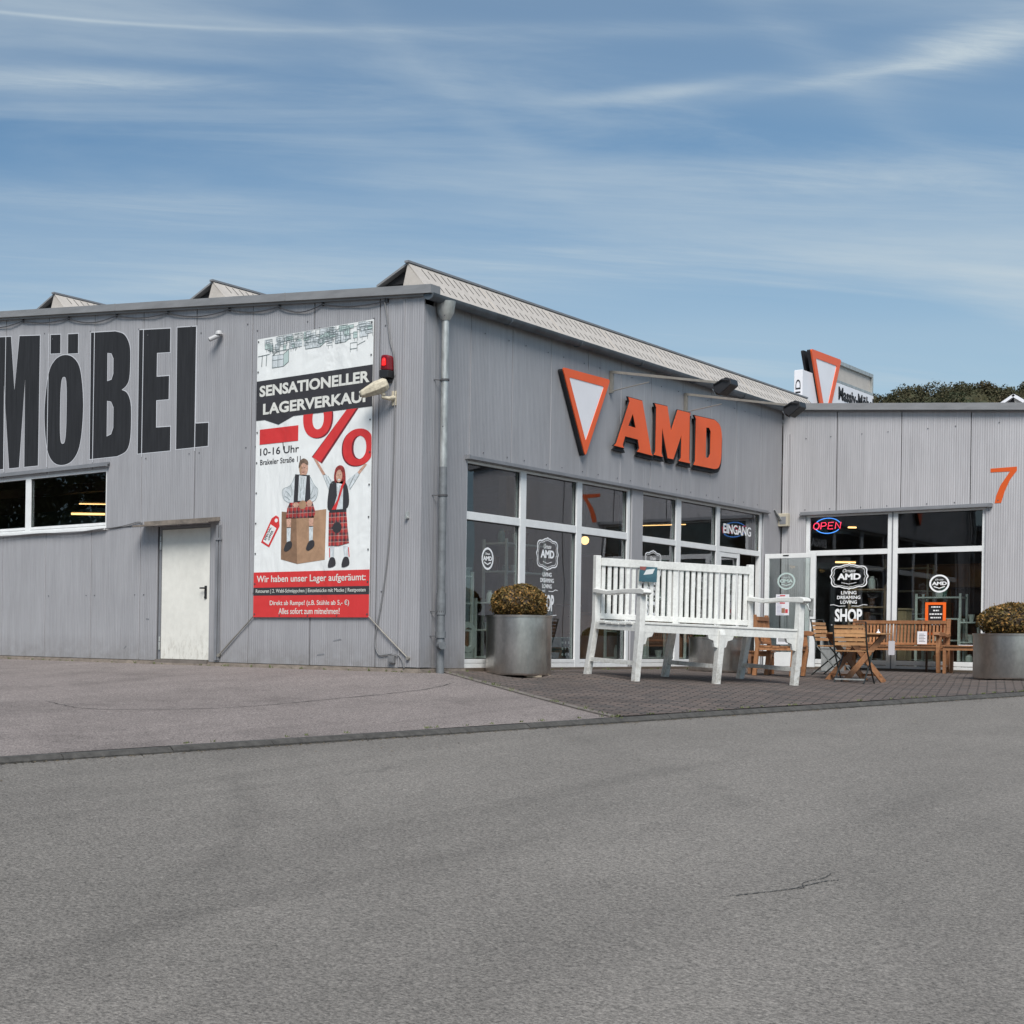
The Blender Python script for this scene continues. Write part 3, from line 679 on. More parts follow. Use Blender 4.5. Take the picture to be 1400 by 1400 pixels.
# openings (u0,u1,z0,z1)
WIN1 = (-12.2, -5.76, 2.06, 3.0)
DOOR1 = (-4.64, -3.58, 0.0, 2.03)
s1 = [-20.13 + 1.0 * 0] + [-20.1 + 1.0783 * k for k in range(1, 11)] + [-8.25, -7.165, -6.085, -5.003, -3.912, -2.842, -1.747, -0.673, 0.0]
s1 = sorted(q for q in s1 if q <= -9.0 or q >= -8.26); 
cladding('wall', W1, s1, lambda x: rz1(x) - 0.09, [WIN1, DOOR1], m_clad)
cladding('wall', W2, [0.0, 1.14, 2.236, 3.327, 4.453, 5.527, 6.581, 7.747, 8.88, 9.963, 11.079, 12.085], lambda y: 4.80, [(1.10, 5.97, 0.0, 2.80), (6.34, 11.27, 0.0, 2.80)], m_clad_n)
cladding('wall', W3, [0.004, 0.956, 2.024, 3.108, 4.19, 5.27, 6.35], lambda x: rz3(x) - 0.10, [(0.43, 3.345, 0.0, 2.79)], m_clad3)
# the little strip of cladding standing out by the shop window and the plinths
mb = MB(); mb.rect(W1, -20, 0.005, -0.35, -0.006, -0.2, 0.015); mb.rect(W1, -20, 0.02, -0.35, -0.03, 0.018, 0.05); mb.rect(W2, -0.0, 1.1, -0.35, -0.004, -0.2, 0.02); mb.build('plinth', m_conc, store); mb = MB(); mb.rect(W3, 3.35, 6.35, -0.35, -0.004, -0.2, 0.02); mb.build('plinth', m_conc, store)
# corner cover strips
mb = MB(); mb.rect(W1, -0.30, 0.014, 0.012, 4.79, 0.003, 0.012); mb.rect(W2, 0.0, 0.27, 0.012, 4.70, 0.003, 0.014); mb.rect(W1, -0.30, -0.28, 0.012, 4.79, 0.012, 0.022)
mb.build('corner_trim', m_clad_n, store)
mb = MB(); mb.rect(W3, 0.02, 0.15, 0.012, 4.33, 0.003, 0.02); mb.rect(W3, 0.14, 0.152, 0.012, 4.33, 0.02, 0.035)
mb.build('corner_trim', m_clad3, store)
mb = MB()
rs = random.Random(2)
for k in range(len(s1) - 1):
    for z in (1.0, 3.09, rz1(s1[k]) - 0.5):
        for du in (0.09, 0.98):
            if s1[k] > -9 and rs.random() < 0.8 and not (z < 2.1 and -4.75 < s1[k] + du < -3.3): mb.rect(W1, s1[k] + du - .008, s1[k] + du + .008, z - .008, z + .008, 0.003, 0.008)
for y in [1.14, 2.236, 3.327, 4.453, 5.527, 6.581, 7.747, 8.88, 9.963]:
    for z in (2.93, 4.55):
        for du in (0.35, 0.98): mb.rect(W2, y + du - .008, y + du + .008, z - .008, z + .008, 0.003, 0.008)
for x in (0.0, 0.956, 2.024, 3.108, 4.19):
    for z in (2.90, 4.22):
        for du in (0.12, 0.55): mb.rect(W3, x + .3 + du - .008, x + .3 + du + .008, z - .008, z + .008, 0.003, 0.009)
mb.build('screws', mat('screw_grey', (.10, .10, .11), .5), store)
# eaves fascias
mb = MB()
mb.prism(W1, [(-16, rz1(-16) - .10), (0.16, rz1(0.16) - .10 - .01), (0.16, rz1(0.16)), (-16, rz1(-16))], -0.12, 0.10)
mb.prism(W1, [(-24, rz1(-24) - .10), (-16, rz1(-16) - .10), (-16, rz1(-16)), (-24, rz1(-24))], -0.12, 0.10)
mb.prism(W1, [(-16, rz1(-16) - .14), (0.02, rz1(0.02) - .14), (0.02, rz1(0.02) - .102), (-16, rz1(-16) - .102)], 0.005, 0.05)
for x in (-2.2, -5.55, -9.3, -13): mb.prism(W1, [(x, rz1(x) - .102), (x + .02, rz1(x) - .102), (x + .02, rz1(x) + .003), (x, rz1(x) + .003)], 0.1, 0.104)
mb.build('fascia', m_fascia, store)
mb = MB()
mb.prism(W3, [(0.0, rz3(0) - .10), (6.45, rz3(6.45) - .10), (6.45, rz3(6.45) + .02), (0.0, rz3(0) + .02)], -0.1, 0.11)
mb.prism(W3, [(0.05, rz3(0) - .125), (6.4, rz3(6.45) - .12), (6.4, rz3(6.45) - .102), (0.05, rz3(0) - .104)], 0.0, 0.06)
mb.build('fascia', m_fascia, store)
# roofs (sheets with thickness) and hidden outer walls
YB = 38.0
Bx = Basis((0, 0.12, 0), (1, 0, 0), (0, 0, 1), (0, 1, 0)); B3 = Basis((0, Y3 + .1, 0), (1, 0, 0), (0, 0, 1), (0, 1, 0))
OPEN = [(-10.95, -10.5), (-7.5, -7.08), (-4.08, -3.64), (-.72, -.28)]
def slab(mb, B, f, xs, n0, n1, y0, y1, holes, hy):
    pts = sorted(set(list(xs) + [q for h_ in holes for q in h_]))
    for a, b in zip(pts[:-1], pts[1:]):
        hole = any(h_[0] <= (a + b) / 2 <= h_[1] for h_ in holes)
        for p, q in (((y0, hy[0]), (hy[1], y1)) if hole else ((y0, y1),)): mb.prism(B, [(a, f(a) + n0), (b, f(b) + n0), (b, f(b) + n1), (a, f(a) + n1)], p, q)
mb = MB()
slab(mb, Bx, rz1, (-24, -16, -.02), -.16, -.03, 0, YB, OPEN, (.6, 30)); mb.build('roof', m_roof, store)
mb = MB(); slab(mb, B3, rz3, (-.02, 6.4), -.12, -.03, 0, 22, [(3.3, 3.9)], (.7, 8)); mb.build('roof', m_roof, store)
mb = MB()
mb.box(-24, -23.8, 0.25, YB, -0.3, 5.7); mb.prism(Basis((0, YB, 0), (1, 0, 0), (0, 0, 1), (0, 1, 0)), [(-24, -.3), (0, -.3), (0, rz1(0) - .1), (-16, rz1(-16) - .1), (-24, rz1(-24) - .1)], -.1, .1); mb.box(6.2, 6.4, Y3 + .25, 34, -0.3, rz3(6.3) - .1); mb.box(0, 6.4, 34, 34.2, -0.3, 4.1); mb.box(-.2, 0, 34.2, YB, -0.3, 4.7)
mb.box(-24, -20.1, 0.0, 0.2, -0.3, 5.8)
mb.build('rear_wall', m_intwall, store)
mb = MB(); mb.box(-23.8, -0.23, 0.23, YB, -0.3, 0.0); mb.box(-.23, 6.2, Y3 + .23, 34, -0.3, 0.0); mb.box(-.23, 0.0, 1.1, 11.27, -0.3, 0.0); mb.box(0.43, 3.345, Y3 - .01, Y3 + .23, -.3, 0.0)
mb.build('floor', m_intfloor, store)
mb = MB(); mb.box(-23.8, -0.23, 0.23, YB, 4.05, 4.12) if False else None
mb.box(-7.0, -6.8, 14, 38, 0, 4.2)
mb.build('partition', m_intwall, store)
mb = MB()
for y in (3.0, 7.5, 12.0, 17, 23): mb.prism(Basis((0, y, 0), (1, 0, 0), (0, 0, 1), (0, 1, 0)), [(-16, 5.95), (-0.3, 4.35), (-0.3, 4.65), (-16, 6.25)], 0, 0.2)
mb.build('roof_beam', m_beam, store)
mb = MB(); mb.box(-15, -5.0, 2.9, 3.08, 3.08, 3.25); mb.build('cross_beam', m_beam, store)
mb = MB(); mb.box(-16, -9.0, 6.0, 6.1, 0, 3.15); mb.build('partition', mat('blue_grey_partition', (.10, .16, .20), .7), store)
mb = MB(); slab(mb, Bx, rz1, (-16, -.25), -.24, -.18, .2, YB - .2, OPEN, (.6, 30)); mb.build('ceiling', m_intceil, store); mb = MB(); slab(mb, B3, rz3, (-.2, 6.2), -.2, -.13, .2, 21.8, [(3.3, 3.9)], (.7, 8))
mb.build('ceiling', m_intceil, store)

# roof lights: long ridges running back from the gable, beige slotted sheet on the right flank
def rooflight(xa, za, xl, zl, xr, zr, y0, y1, slots, endwall=True):
    mb = MB(); B = Basis((0, 0, 0), (1, 0, 0), (0, 0, 1), (0, 1, 0))
    # left glazed slope, thin edge framing
    mb.prism(B, [(xa, za), (xl, zl), (xl, zl - .03), (xa, za - .03)], y0, y0 + .6)
    sk = mb.build('roof_light', m_fascia, store)
    mb = MB(); mb.prism(B, [(xa, za - .012), (xl, zl - .012), (xl, zl - .018), (xa, za - .018)], y0 + .6, y1); mb.build('glazing', m_glass, sk)
    mb = MB(); mb.prism(B, [(xl + .06, zl - .01), (xa - .012, zl - .02), (xa - .012, za - .04)], y0 + .10, y0 + .13); mb.build('gable_end', m_dark, sk)
    mb = MB(); mb.prism(B, [(xa - .03, za - .012), (xa + .03, za - .012), (xa + .03, za + .015), (xa - .03, za + .015)], y0 - .03, y1); mb.build('ridge_cap', m_trim, sk)
    mb = MB()
    d = Vector((xr - xa, 0, zr - za)); L = d.length; d.normalize(); nn = Vector((-d.z, 0, d.x));  nn = nn if nn.x > 0 else -nn
    F = Basis((xa, 0, za), (0, 1, 0), -d, nn)
    mb.rect(F, y0, y1, -L, -0.012, -0.012, 0.0)
    # folded return at the gable end
    mb.prism(B, [(xa - .0, za - .03), (xr - .012, zr), (xa + (xr - xa) * .0 - .10, zr + .02)], y0 + .0, y0 + .02)
    k = 0; y = y0 + 0.22
    while y < min(y1, slots):
        if k % 11 == 10: mb.rect(F, y - .03, y - .02, -L, -.012, 0.0, 0.006); y += 0.06
        mb.prism(F, [(y + .02, -L * .13), (y + .034, -L * .13), (y + .058, -L * .44), (y + .044, -L * .44)], 0.0, 0.003, 1)
        mb.prism(F, [(y + .02, -L * .60), (y + .034, -L * .60), (y + .050, -L * .80), (y + .036, -L * .80)], 0.0, 0.003, 1)
        y += 0.155; k += 1
    mb.build('slotted_panel', [m_beige, m_slot], sk)
rooflight(-0.26, 5.285, -0.74, 5.06, 0.10, 4.815, 0.0, 14.0, 14)
rooflight(-3.62, 5.60, -4.11, 5.38, -3.30, 5.24, 0.0, 30, 8)
rooflight(-7.06, 5.97, -7.53, 5.76, -6.74, 5.62, 0.0, 30, 8)
rooflight(-10.5, 6.34, -10.97, 6.13, -10.18, 5.98, 0.0, 30, 4)
# little white gabled light on the annex roof
mb = MB(); B = Basis((0, 12.6, 0), (1, 0, 0), (0, 0, 1), (0, 1, 0))
xa, za = 3.605, 4.765
for x0, z0, x1, z1 in ((3.22, 4.50, xa, za), (xa, za, 4.02, 4.44)):
    d = Vector((x1 - x0, z1 - z0)).normalized(); nn = Vector((-d.y, d.x)) * .045
    mb.prism(B, [(x0, z0), (x1, z1), (x1 - nn.x, z1 - nn.y), (x0 - nn.x, z0 - nn.y)], 0, .25)
    mb.prism(B, [(x0, z0), (x1, z1), (x1 - nn.x, z1 - nn.y), (x0 - nn.x, z0 - nn.y)], 7.8, 8)
sk = mb.build('roof_light', m_signwhite, store); mb = MB()
for x0, z0, x1, z1 in ((3.22, 4.48, xa, za - .02), (xa, za - .02, 4.02, 4.42)): mb.prism(B, [(x0, z0), (x1, z1), (x1, z1 - .01), (x0, z0 - .01)], .25, 7.8)
mb.build('glazing', m_glass, sk)
mb = MB(); mb.prism(B, [(3.40, 4.44), (xa - .01, za - .05), (xa + .05, 4.42)], .06, .1); mb.build('gable_end', m_dark, sk)
mb = MB(); mb.prism(B, [(xa + .052, 4.42), (xa + .0, za - .06), (3.98, 4.40)], .04, .08); mb.build('gable_end', m_beige, sk)

# gutter and downpipe on the recessed facade
mb = MB(); seg = 10; prof = [(0.105 + 0.078 * math.cos(a), 4.805 + 0.078 * math.sin(a)) for a in np.linspace(math.pi, 2 * math.pi, seg)]
prof2 = [(0.105 + 0.070 * math.cos(a), 4.805 + 0.070 * math.sin(a)) for a in np.linspace(2 * math.pi, math.pi, seg)]
B = Basis((0, 0, 0), (1, 0, 0), (0, 0, 1), (0, 1, 0))
mb.prism(B, prof + prof2, -0.06, 12.0); mb.prism(B, prof, -0.065, -0.06); mb.prism(B, [(0.02, 4.80), (0.035, 4.80), (0.11, 4.83), (0.10, 4.84)], 0.0, 12.0)
for y in (1.9, 3.9, 5.9, 7.9, 9.9): mb.tube([(0.105 + 0.083 * math.cos(a), y, 4.805 + 0.083 * math.sin(a)) for a in np.linspace(math.pi, 2 * math.pi, 8)], 0.008, 5)
mb.build('gutter', m_zinc, store, smooth=True)
mb = MB(); mb.tube([(0.105, .34, 4.76), (0.105, .34, 4.62), (0.105, .34, 4.52)], [0.13, 0.11, 0.056], 16)
mb.tube([(0.105, .34, 4.55), (0.105, .34, 2.60)], 0.048, 16)
dp = mb.build('downpipe', m_galv, store, smooth=True)
mb = MB(); mb.tube([(0.105, .34, 2.62), (0.105, .34, -0.09)], 0.052, 16); mb.tube([(0.105, .34, 0.98), (0.105, .34, .70)], 0.062, 16); mb.tube([(0.105, .34, 0.48), (0.105, .34, .40)], 0.068, 16)
mb.tube([(0.12, .30, .30), (0.20, .24, .30)], 0.05, 14); mb.tube([(0.105, .34, 4.70), (0.105, .34, 4.64)], 0.09, 16)
mb.build('lower_pipe', m_pipe, dp, smooth=True)
for z in (3.75, 2.25, 0.74, 0.42):
    mb = MB(); mb.tube([(0.105, .34, z - .012), (0.105, .34, z + .012)], 0.062, 14); mb.bar((0.0, .22, z), (0.09, .30, z), .012, .012); mb.build('pipe_clamp', m_cable, dp)
# white/pale conduit column behind the downpipe foot
# ---- shop windows
def pane(B, u0, u1, v0, v1, n, par):
    mb = MB(); mb.rect(B, u0, u1, v0, v1, n - .008, n); return mb.build('pane', m_glass, par)
def window(B, name, verts_, horiz, u0, u1, v0, v1, nf, nb, panes):
    """verts_: mullions (a,b); horiz: rails (a,b,u0,u1)"""
    mb = MB()
    for a, b in verts_: mb.rect(B, a, b, v0, v1, nb, nf)
    for a, b, p, q in horiz:
        ed = sorted([(max(x, p), min(y, q)) for x, y in verts_ if y > p and x < q]); cur = p
        for x, y in ed + [(q, q)]:
            if x - cur > 0.005: mb.rect(B, cur, x, a, b, nb + .003, nf - .004)
            cur = max(cur, y)
    o = mb.build(name, m_white, store, bevel=0.004)
    for p in panes: pane(B, *p, (nf + nb) / 2 - .01, o)
    # slim gasket lines round every pane
    g = MB()
    for a, b, c, d in panes:
        w = .009
        for r in ((a, b, c, c + w), (a, b, d - w, d), (a, a + w, c + w, d - w), (b - w, b, c + w, d - w)): g.rect(B, *r, (nf + nb) / 2 - .004, (nf + nb) / 2 + .012)
    g.build('gasket', m_black, o)
    return o
n0f, n0b = -0.035, -0.11
# recessed facade, left run of three bays
window(W2, 'shop_window', [(1.095, 1.165), (2.575, 2.735), (4.23, 4.39), (5.885, 5.972)], [(0.0, 0.06, 1.1, 5.97), (0.065, 0.12, 1.1, 5.97), (2.005, 2.115, 1.1, 5.97), (2.765, 2.80, 1.1, 5.97)],
       1.1, 5.97, 0.0, 2.80, n0f, n0b, [(a, b, c, d) for a, b in ((1.165, 2.575), (2.735, 4.23), (4.39, 5.885)) for c, d in ((0.12, 2.005), (2.115, 2.765))])
mb = MB(); mb.rect(W2, 5.975, 6.336, 0.0, 2.80, -0.16, -0.07); mb.rect(W2, 6.06, 6.08, 0, 2.8, -.07, -.06); mb.rect(W2, 6.22, 6.24, 0, 2.8, -.07, -.06); mb.build('pier', m_clad, store)
window(W2, 'shop_window', [(6.34, 6.42), (7.655, 7.84), (9.27, 9.41), (11.18, 11.27)], [(0.0, 0.06, 6.34, 9.4), (0.065, 0.12, 6.34, 9.4), (2.005, 2.10, 6.34, 11.27), (2.765, 2.80, 6.34, 11.27)],
       6.34, 11.27, 0.0, 2.80, n0f, n0b, [(a, b, c, d) for a, b in ((6.42, 7.655), (7.84, 9.27)) for c, d in ((0.12, 2.005), (2.10, 2.765))] + [(9.41, 11.18, 2.10, 2.765)])
# fixed side light of the entrance
window(W2, 'side_light', [(9.415, 9.50), (10.215, 10.30)], [(0.0, 0.12, 9.41, 10.3), (1.92, 2.0, 9.41, 10.3)], 9.41, 10.3, 0.0, 2.0, n0f - .006, n0b, [(9.50, 10.215, .12, 1.92)])
# drip flashing above the windows
mb = MB(); mb.rect(W2, 1.04, 6.02, 2.805, 2.825, 0.001, 0.055); mb.rect(W2, 1.04, 6.02, 2.826, 2.86, 0.001, 0.012); mb.rect(W2, 6.02, 11.45, 2.805, 2.825, 0.001, 0.055); mb.rect(W2, 6.02, 11.45, 2.826, 2.86, 0.001, 0.012); mb.rect(W2, 1.035, 1.075, 2.80, 2.855, 0.0, 0.07)
mb.build('flashing', m_trim, store)
mb = MB(); mb.rect(W3, 0.34, 3.43, 2.795, 2.82, 0.001, 0.07); mb.rect(W3, 0.34, 3.43, 2.821, 2.86, 0.001, 0.014); mb.rect(W3, 3.40, 3.45, 2.79, 2.85, 0.0, 0.075)
mb.build('flashing', m_trim, store)
mb = MB(); mb.rect(W1, -12.25, -5.70, 3.035, 3.055, 0.001, 0.05); mb.rect(W1, -12.25, -5.70, 3.056, 3.10, 0.001, 0.012); mb.rect(W1, -5.735, -5.70, 3.025, 3.085, 0, 0.06)
mb.build('flashing', m_trim, store)
# annex window
window(W3, 'shop_window', [(0.43, 0.50), (1.815, 1.975), (3.29, 3.345)], [(0.0, 0.05, 0.43, 3.345), (0.06, 0.14, 0.43, 3.345), (2.045, 2.14, 0.43, 3.345), (2.755, 2.79, 0.43, 3.345)], 0.43, 3.345, 0.0, 2.79, n0f, n0b,
       [(a, b, c, d) for a, b in ((0.50, 1.815), (1.975, 3.29)) for c, d in ((0.14, 2.045), (2.14, 2.755))])
mb = MB(); mb.rect(W3, 1.885, 1.905, 0.0, 2.79, -0.034, -0.028); mb.build('mullion_groove', m_trim, store)
# high window of the front wall
window(W1, 'strip_window', [(-5.80, -5.763), (-7.71, -7.58), (-9.75, -9.62), (-12.2, -12.15)], [(2.063, 2.10, -12.2, -5.76), (2.105, 2.15, -12.2, -5.76), (2.955, 3.0, -12.2, -5.76)], -12.2, -5.76, 2.062, 3.0, -0.02, -0.09,
       [(-7.58, -5.80, 2.15, 2.955), (-9.62, -7.71, 2.15, 2.955), (-12.15, -9.75, 2.15, 2.955)])
mb = MB(); mb.rect(W1, -12.2, -5.74, 2.03, 2.06, -0.03, 0.05); mb.build('window_sill', m_white, store)
# entrance leaf standing open against the annex wall
LF = Basis((0.02, 11.31, 0), (1, 0, 0), (0, 0, 1), (0, -1, 0))
mb = MB()
mb.rect(LF, 0, .075, .0, 2.05, -.03, .03); mb.rect(LF, .79, .875, 0.0, 2.05, -.03, .03); mb.rect(LF, .075, .79, 1.965, 2.05, -.027, .027); mb.rect(LF, .075, .79, 0.0, .26, -.027, .027)
door = mb.build('entrance_door', m_white, store, bevel=.004)
mb = MB(); mb.rect(LF, .075, .79, .26, 1.965, -.006, .006); mb.build('pane', m_glass, door)
mb = MB(); mb.tube([LF(.74, 1.18, .03), LF(.74, 1.18, .09), LF(.81, 1.02, .09), LF(.81, 1.02, .035)], .014, 8); mb.tube([LF(.84, 1.22, .03), LF(.84, 1.22, .10), LF(.70, 1.08, .10)], .012, 8); mb.rect(LF, .80, .86, .92, 1.24, .03, .04)
mb.build('handle', m_galv, door)
mb = MB(); mb.rect(LF, .83, .85, .62, .72, .03, .036); mb.rect(LF, .32, .42, 2.005, 2.025, .028, .034); mb.build('lock', m_black, door)
# steel side door with canopy
mb = MB()
mb.rect(W1, -4.62, -4.575, 0.0, 2.025, -.10, -.02); mb.rect(W1, -3.60, -3.585, 0.0, 2.025, -.10, -.02); mb.rect(W1, -4.575, -3.60, 1.985, 2.025, -.10, -.02)
mb.build('door_frame', m_trim, store)
mb = MB(); mb.rect(W1, -4.57, -3.603, 0.025, 1.98, -.07, -.028); door = mb.build('steel_door', mat('steel_door_paint', (0.66, 0.65, 0.60), 0.5, var=0.05, vs=2, var2=0.05, vs2=9, fn=door_dirt), store, bevel=.005)
mb = MB(); mb.rect(W1, -3.70, -3.655, .93, 1.12, -.028, -.02); mb.tube([W1(-3.678, 1.085, -.02), W1(-3.678, 1.085, .03), W1(-3.74, 1.085, .035)], .012, 8); mb.tube([W1(-3.678, .95, -.02), W1(-3.678, .95, -.01)], .02, 10); mb.build('handle', m_black, door)
for z in (.26, 1.78):
    mb = MB(); mb.tube([W1(-4.585, z - .10, -.012), W1(-4.585, z + .02, -.012)], .016, 8); mb.tube([W1(-4.585, z + .03, -.012), W1(-4.585, z + .1, -.012)], .014, 8); mb.build('hinge', m_galv, door)
mb = MB(); mb.rect(W1, -4.62, -3.58, -0.03, 0.02, -.12, .05); mb.build('door_step', m_edge, store)
mb = MB(); mb.prism(Basis((0, 0, 0), (0, -1, 0), (0, 0, 1), (1, 0, 0)), [(0.0, 2.075), (.27, 2.045), (.27, 2.02), (.255, 2.02), (.255, 2.033), (0.0, 2.06)], -4.92, -3.40); mb.rect(W1, -4.92, -3.40, 2.06, 2.12, 0, .01); mb.build('door_canopy', m_rust, store)
# vertical rail right of the side door
mb = MB(); mb.rect(W1, -3.44, -3.395, 0.03, 2.0, .012, .045); mb.rect(W1, -3.375, -3.36, 0.03, 2.0, .012, .045); mb.rect(W1, -3.45, -3.35, 1.78, 1.81, .012, .06)
mb.build('wall_rail', m_trim, store)
# step joint left of the canopy (older lower panels)
mb = MB(); mb.rect(W1, -5.76, -4.93, 2.055, 2.062, .001, .01); mb.build('panel_joint', m_black, store)
# mends and dents low on the wall
mb = MB()
for x, z, w, a in ((-1.35, .33, .14, .3), (-1.62, .13, .13, .25), (-5.33, .16, .06, 1.2), (-4.86, .62, .07, -.2)):
    mb = MB(); mb.prism(W1, [(x, z), (x + w, z + w * a * .5), (x + w * .9, z + w * a * .5 + .02), (x + .01, z + .018)], .0006, .003); mb.build('scuff', m_trim, store)

# ---- MOEBEL painted on the wall (pale outline, dark letters)
Lm = {
 'M': [[(-7.90, 5.383), (-7.386, 5.322), (-7.386, 3.165), (-7.729, 3.168), (-7.741, 4.651), (-7.863, 3.17), (-8.117, 3.172), (-8.284, 4.622), (-8.27, 3.173), (-8.62, 3.173), (-8.62, 5.457), (-8.12, 5.403), (-8.01, 4.482)]],
 'D1': [[(-7.122, 5.294), (-6.887, 5.267), (-6.883, 4.962), (-7.118, 4.986)]], 'D2': [[(-6.704, 5.247), (-6.467, 5.222), (-6.464, 4.908), (-6.700, 4.932)]],
 'O': [catmull([(-7.245, 4.05), (-7.165, 4.64), (-7.014, 4.86), (-6.79, 4.92), (-6.56, 4.84), (-6.40, 4.611), (-6.325, 4.05), (-6.38, 3.46), (-6.54, 3.20), (-6.79, 3.13), (-7.03, 3.21), (-7.18, 3.47)], 6),
       ell(-6.79, 4.02, 0.078, 0.545, 36, 3.2)],
 'B': [[(-6.17, 5.196), (-5.62, 5.14)] + catmull([(-5.62, 5.14), (-5.42, 5.06), (-5.30, 4.87), (-5.283, 4.60), (-5.30, 4.36), (-5.364, 4.257), (-5.463, 4.205)], 5, False)[1:-1] + [(-5.463, 4.205)] + catmull([(-5.463, 4.205), (-5.34, 4.14), (-5.262, 3.98), (-5.245, 3.70), (-5.262, 3.40), (-5.342, 3.24), (-5.541, 3.174)], 5, False)[1:] + [(-6.155, 3.176)],
       [(-5.789, 4.825), (-5.70, 4.805), (-5.652, 4.72), (-5.650, 4.48), (-5.689, 4.39), (-5.785, 4.377)], [(-5.78, 4.068), (-5.69, 4.045), (-5.634, 3.95), (-5.632, 3.63), (-5.678, 3.53), (-5.778, 3.504)]],
 'E': [[(-5.10, 5.086), (-4.445, 5.017), (-4.445, 4.66), (-4.714, 4.684), (-4.714, 4.32), (-4.456, 4.302), (-4.458, 3.95), (-4.714, 3.962), (-4.71, 3.545), (-4.413, 3.532), (-4.413, 3.171), (-5.092, 3.178)]],
 'L': [[(-4.303, 5.01), (-3.917, 4.971), (-3.912, 3.53), (-3.655, 3.517), (-3.657, 3.178), (-4.29, 3.18)]]}
def grow(lp, e):
    k = len(lp); ar = sum(lp[i][0] * lp[(i + 1) % k][1] - lp[(i + 1) % k][0] * lp[i][1] for i in range(k)); sg = 1 if ar > 0 else -1; out = []
    for i in range(k):
        a, b, c = Vector(lp[i - 1]), Vector(lp[i]), Vector(lp[(i + 1) % k])
        d1 = (b - a); d2 = (c - b)
        if d1.length < 1e-6 or d2.length < 1e-6: continue
        d1.normalize(); d2.normalize(); n1 = Vector((d1.y, -d1.x)); n2 = Vector((d2.y, -d2.x)); m_ = (n1 + n2)
        if m_.length < 1e-3: m_ = n1
        m_.normalize(); q = e / max(0.35, m_.dot(n1)); out.append(tuple(b + m_ * q * sg))
    return out
for key in ('M', 'O', 'B', 'E', 'L'):
    mb = MB(); parts = [Lm[key]] + ([Lm['D1'], Lm['D2']] if key == 'O' else [])
    for loops in parts:
        mb.shape([grow(loops[0], .013)] + [grow(l, -.011) for l in loops[1:]], W1, .0008, .0016, 1)
        mb.shape(loops, W1, .0018, .003, 0)
    mb.build('painted_letter', [m_letter, m_lwhite], store)
mb = MB()   # the panel joints show through the paint as pale lines
for x in (-8.25, -7.165, -6.085, -5.003, -3.912): mb.rect(W1, x - .010, x + .004, 3.12, rz1(x) - .4, .0035, .005)
mb.build('joint_strip', m_lwhite, store)
# house number
mb = MB(); mb.shape([[(3.41, 3.445), (3.797, 3.452), (3.798, 3.388), (3.70, 3.24), (3.625, 3.05), (3.574, 2.853), (3.477, 2.852), (3.50, 2.98), (3.56, 3.15), (3.697, 3.377), (3.411, 3.381)]], W3, .001, .005)
mb.build('house_number', m_seven, store)

# ================================================================ sign: three orange letters
LA = {'A': [[(5.594, 4.20), (6.075, 4.20), (6.42, 3.42), (6.47, 3.375), (5.93, 3.385), (6.00, 3.44), (5.945, 3.575), (5.508, 3.582), (5.43, 3.44), (5.47, 3.395), (5.145, 3.40), (5.22, 3.445), (5.64, 4.13)], [(5.755, 3.96), (5.862, 3.75), (5.609, 3.757)]],
      'M': [[(6.52, 4.215), (6.98, 4.225), (7.13, 3.84), (7.37, 4.215), (7.86, 4.222), (7.83, 4.15), (7.835, 3.44), (7.875, 3.385), (7.44, 3.385), (7.52, 3.44), (7.53, 3.83), (7.23, 3.39), (7.02, 3.39), (6.80, 3.86), (6.79, 3.45), (6.84, 3.39), (6.52, 3.395), (6.575, 3.45), (6.58, 4.15)]],
      'D': [[(8.02, 4.20), (8.82, 4.22)] + catmull([(8.82, 4.22), (9.03, 4.16), (9.125, 4.02), (9.13, 3.80), (9.11, 3.56), (9.01, 3.42), (8.84, 3.38)], 4, False)[1:] + [(8.01, 3.375), (8.07, 3.44), (8.08, 4.14)], [(8.49, 4.05), (8.60, 4.06), (8.675, 4.0), (8.665, 3.62), (8.60, 3.55), (8.485, 3.545)]]}
sg = thing('letter_sign', (0, 7.1, 3.4), 'three orange letters AMD with thick black edges mounted on the recessed facade', 'shop sign')
for k in 'AMD':
    mb = MB()
    mb.shape([grow(LA[k][0], .012)] + [grow(l, .012) for l in LA[k][1:]], Basis((0, .075, -.05), W2.U, W2.V, W2.N), 0.01, .055, 1)
    mb.shape([grow(LA[k][0], .010)] + [grow(l, .010) for l in LA[k][1:]], W2, .056, .0795, 1)
    mb.shape(LA[k], W2, .08, .085, 0)
    mb.build('letter', [m_orange, m_letter], sg)
def rounded(P, r):
    out = []; k = len(P)
    for i in range(k):
        a, b, c = Vector(P[i - 1]), Vector(P[i]), Vector(P[(i + 1) % k]); d1 = (a - b).normalized(); d2 = (c - b).normalized()
        p, q = b + d1 * r, b + d2 * r
        for t in (0, .25, .5, .75, 1): out.append(tuple(p * (1 - t) ** 2 + b * 2 * t * (1 - t) + q * t * t))
    return out
TR_O = [(3.50, 4.37), (4.99, 4.385), (4.235, 3.14)]; TR_I = [(3.70, 4.25), (4.79, 4.255), (4.235, 3.37)]
tg = thing('triangle_sign', (0, 4.2, 3.2), 'upside down white triangle sign with rounded orange border left of the letters', 'shop sign')
mb = MB(); mb.shape([rounded(TR_O, .07)], Basis((0, -.02, -.015), W2.U, W2.V, W2.N), .01, .069, 0); mb.build('sign_edge', m_letter, tg)
mb = MB(); mb.shape([rounded(TR_O, .07), rounded(TR_I, .04)], W2, .070, .084, 0); mb.build('border', m_orange, tg)
mb = MB(); mb.shape([rounded(TR_I, .04)], W2, .070, .078, 0); mb.build('panel', m_signwhite, tg)

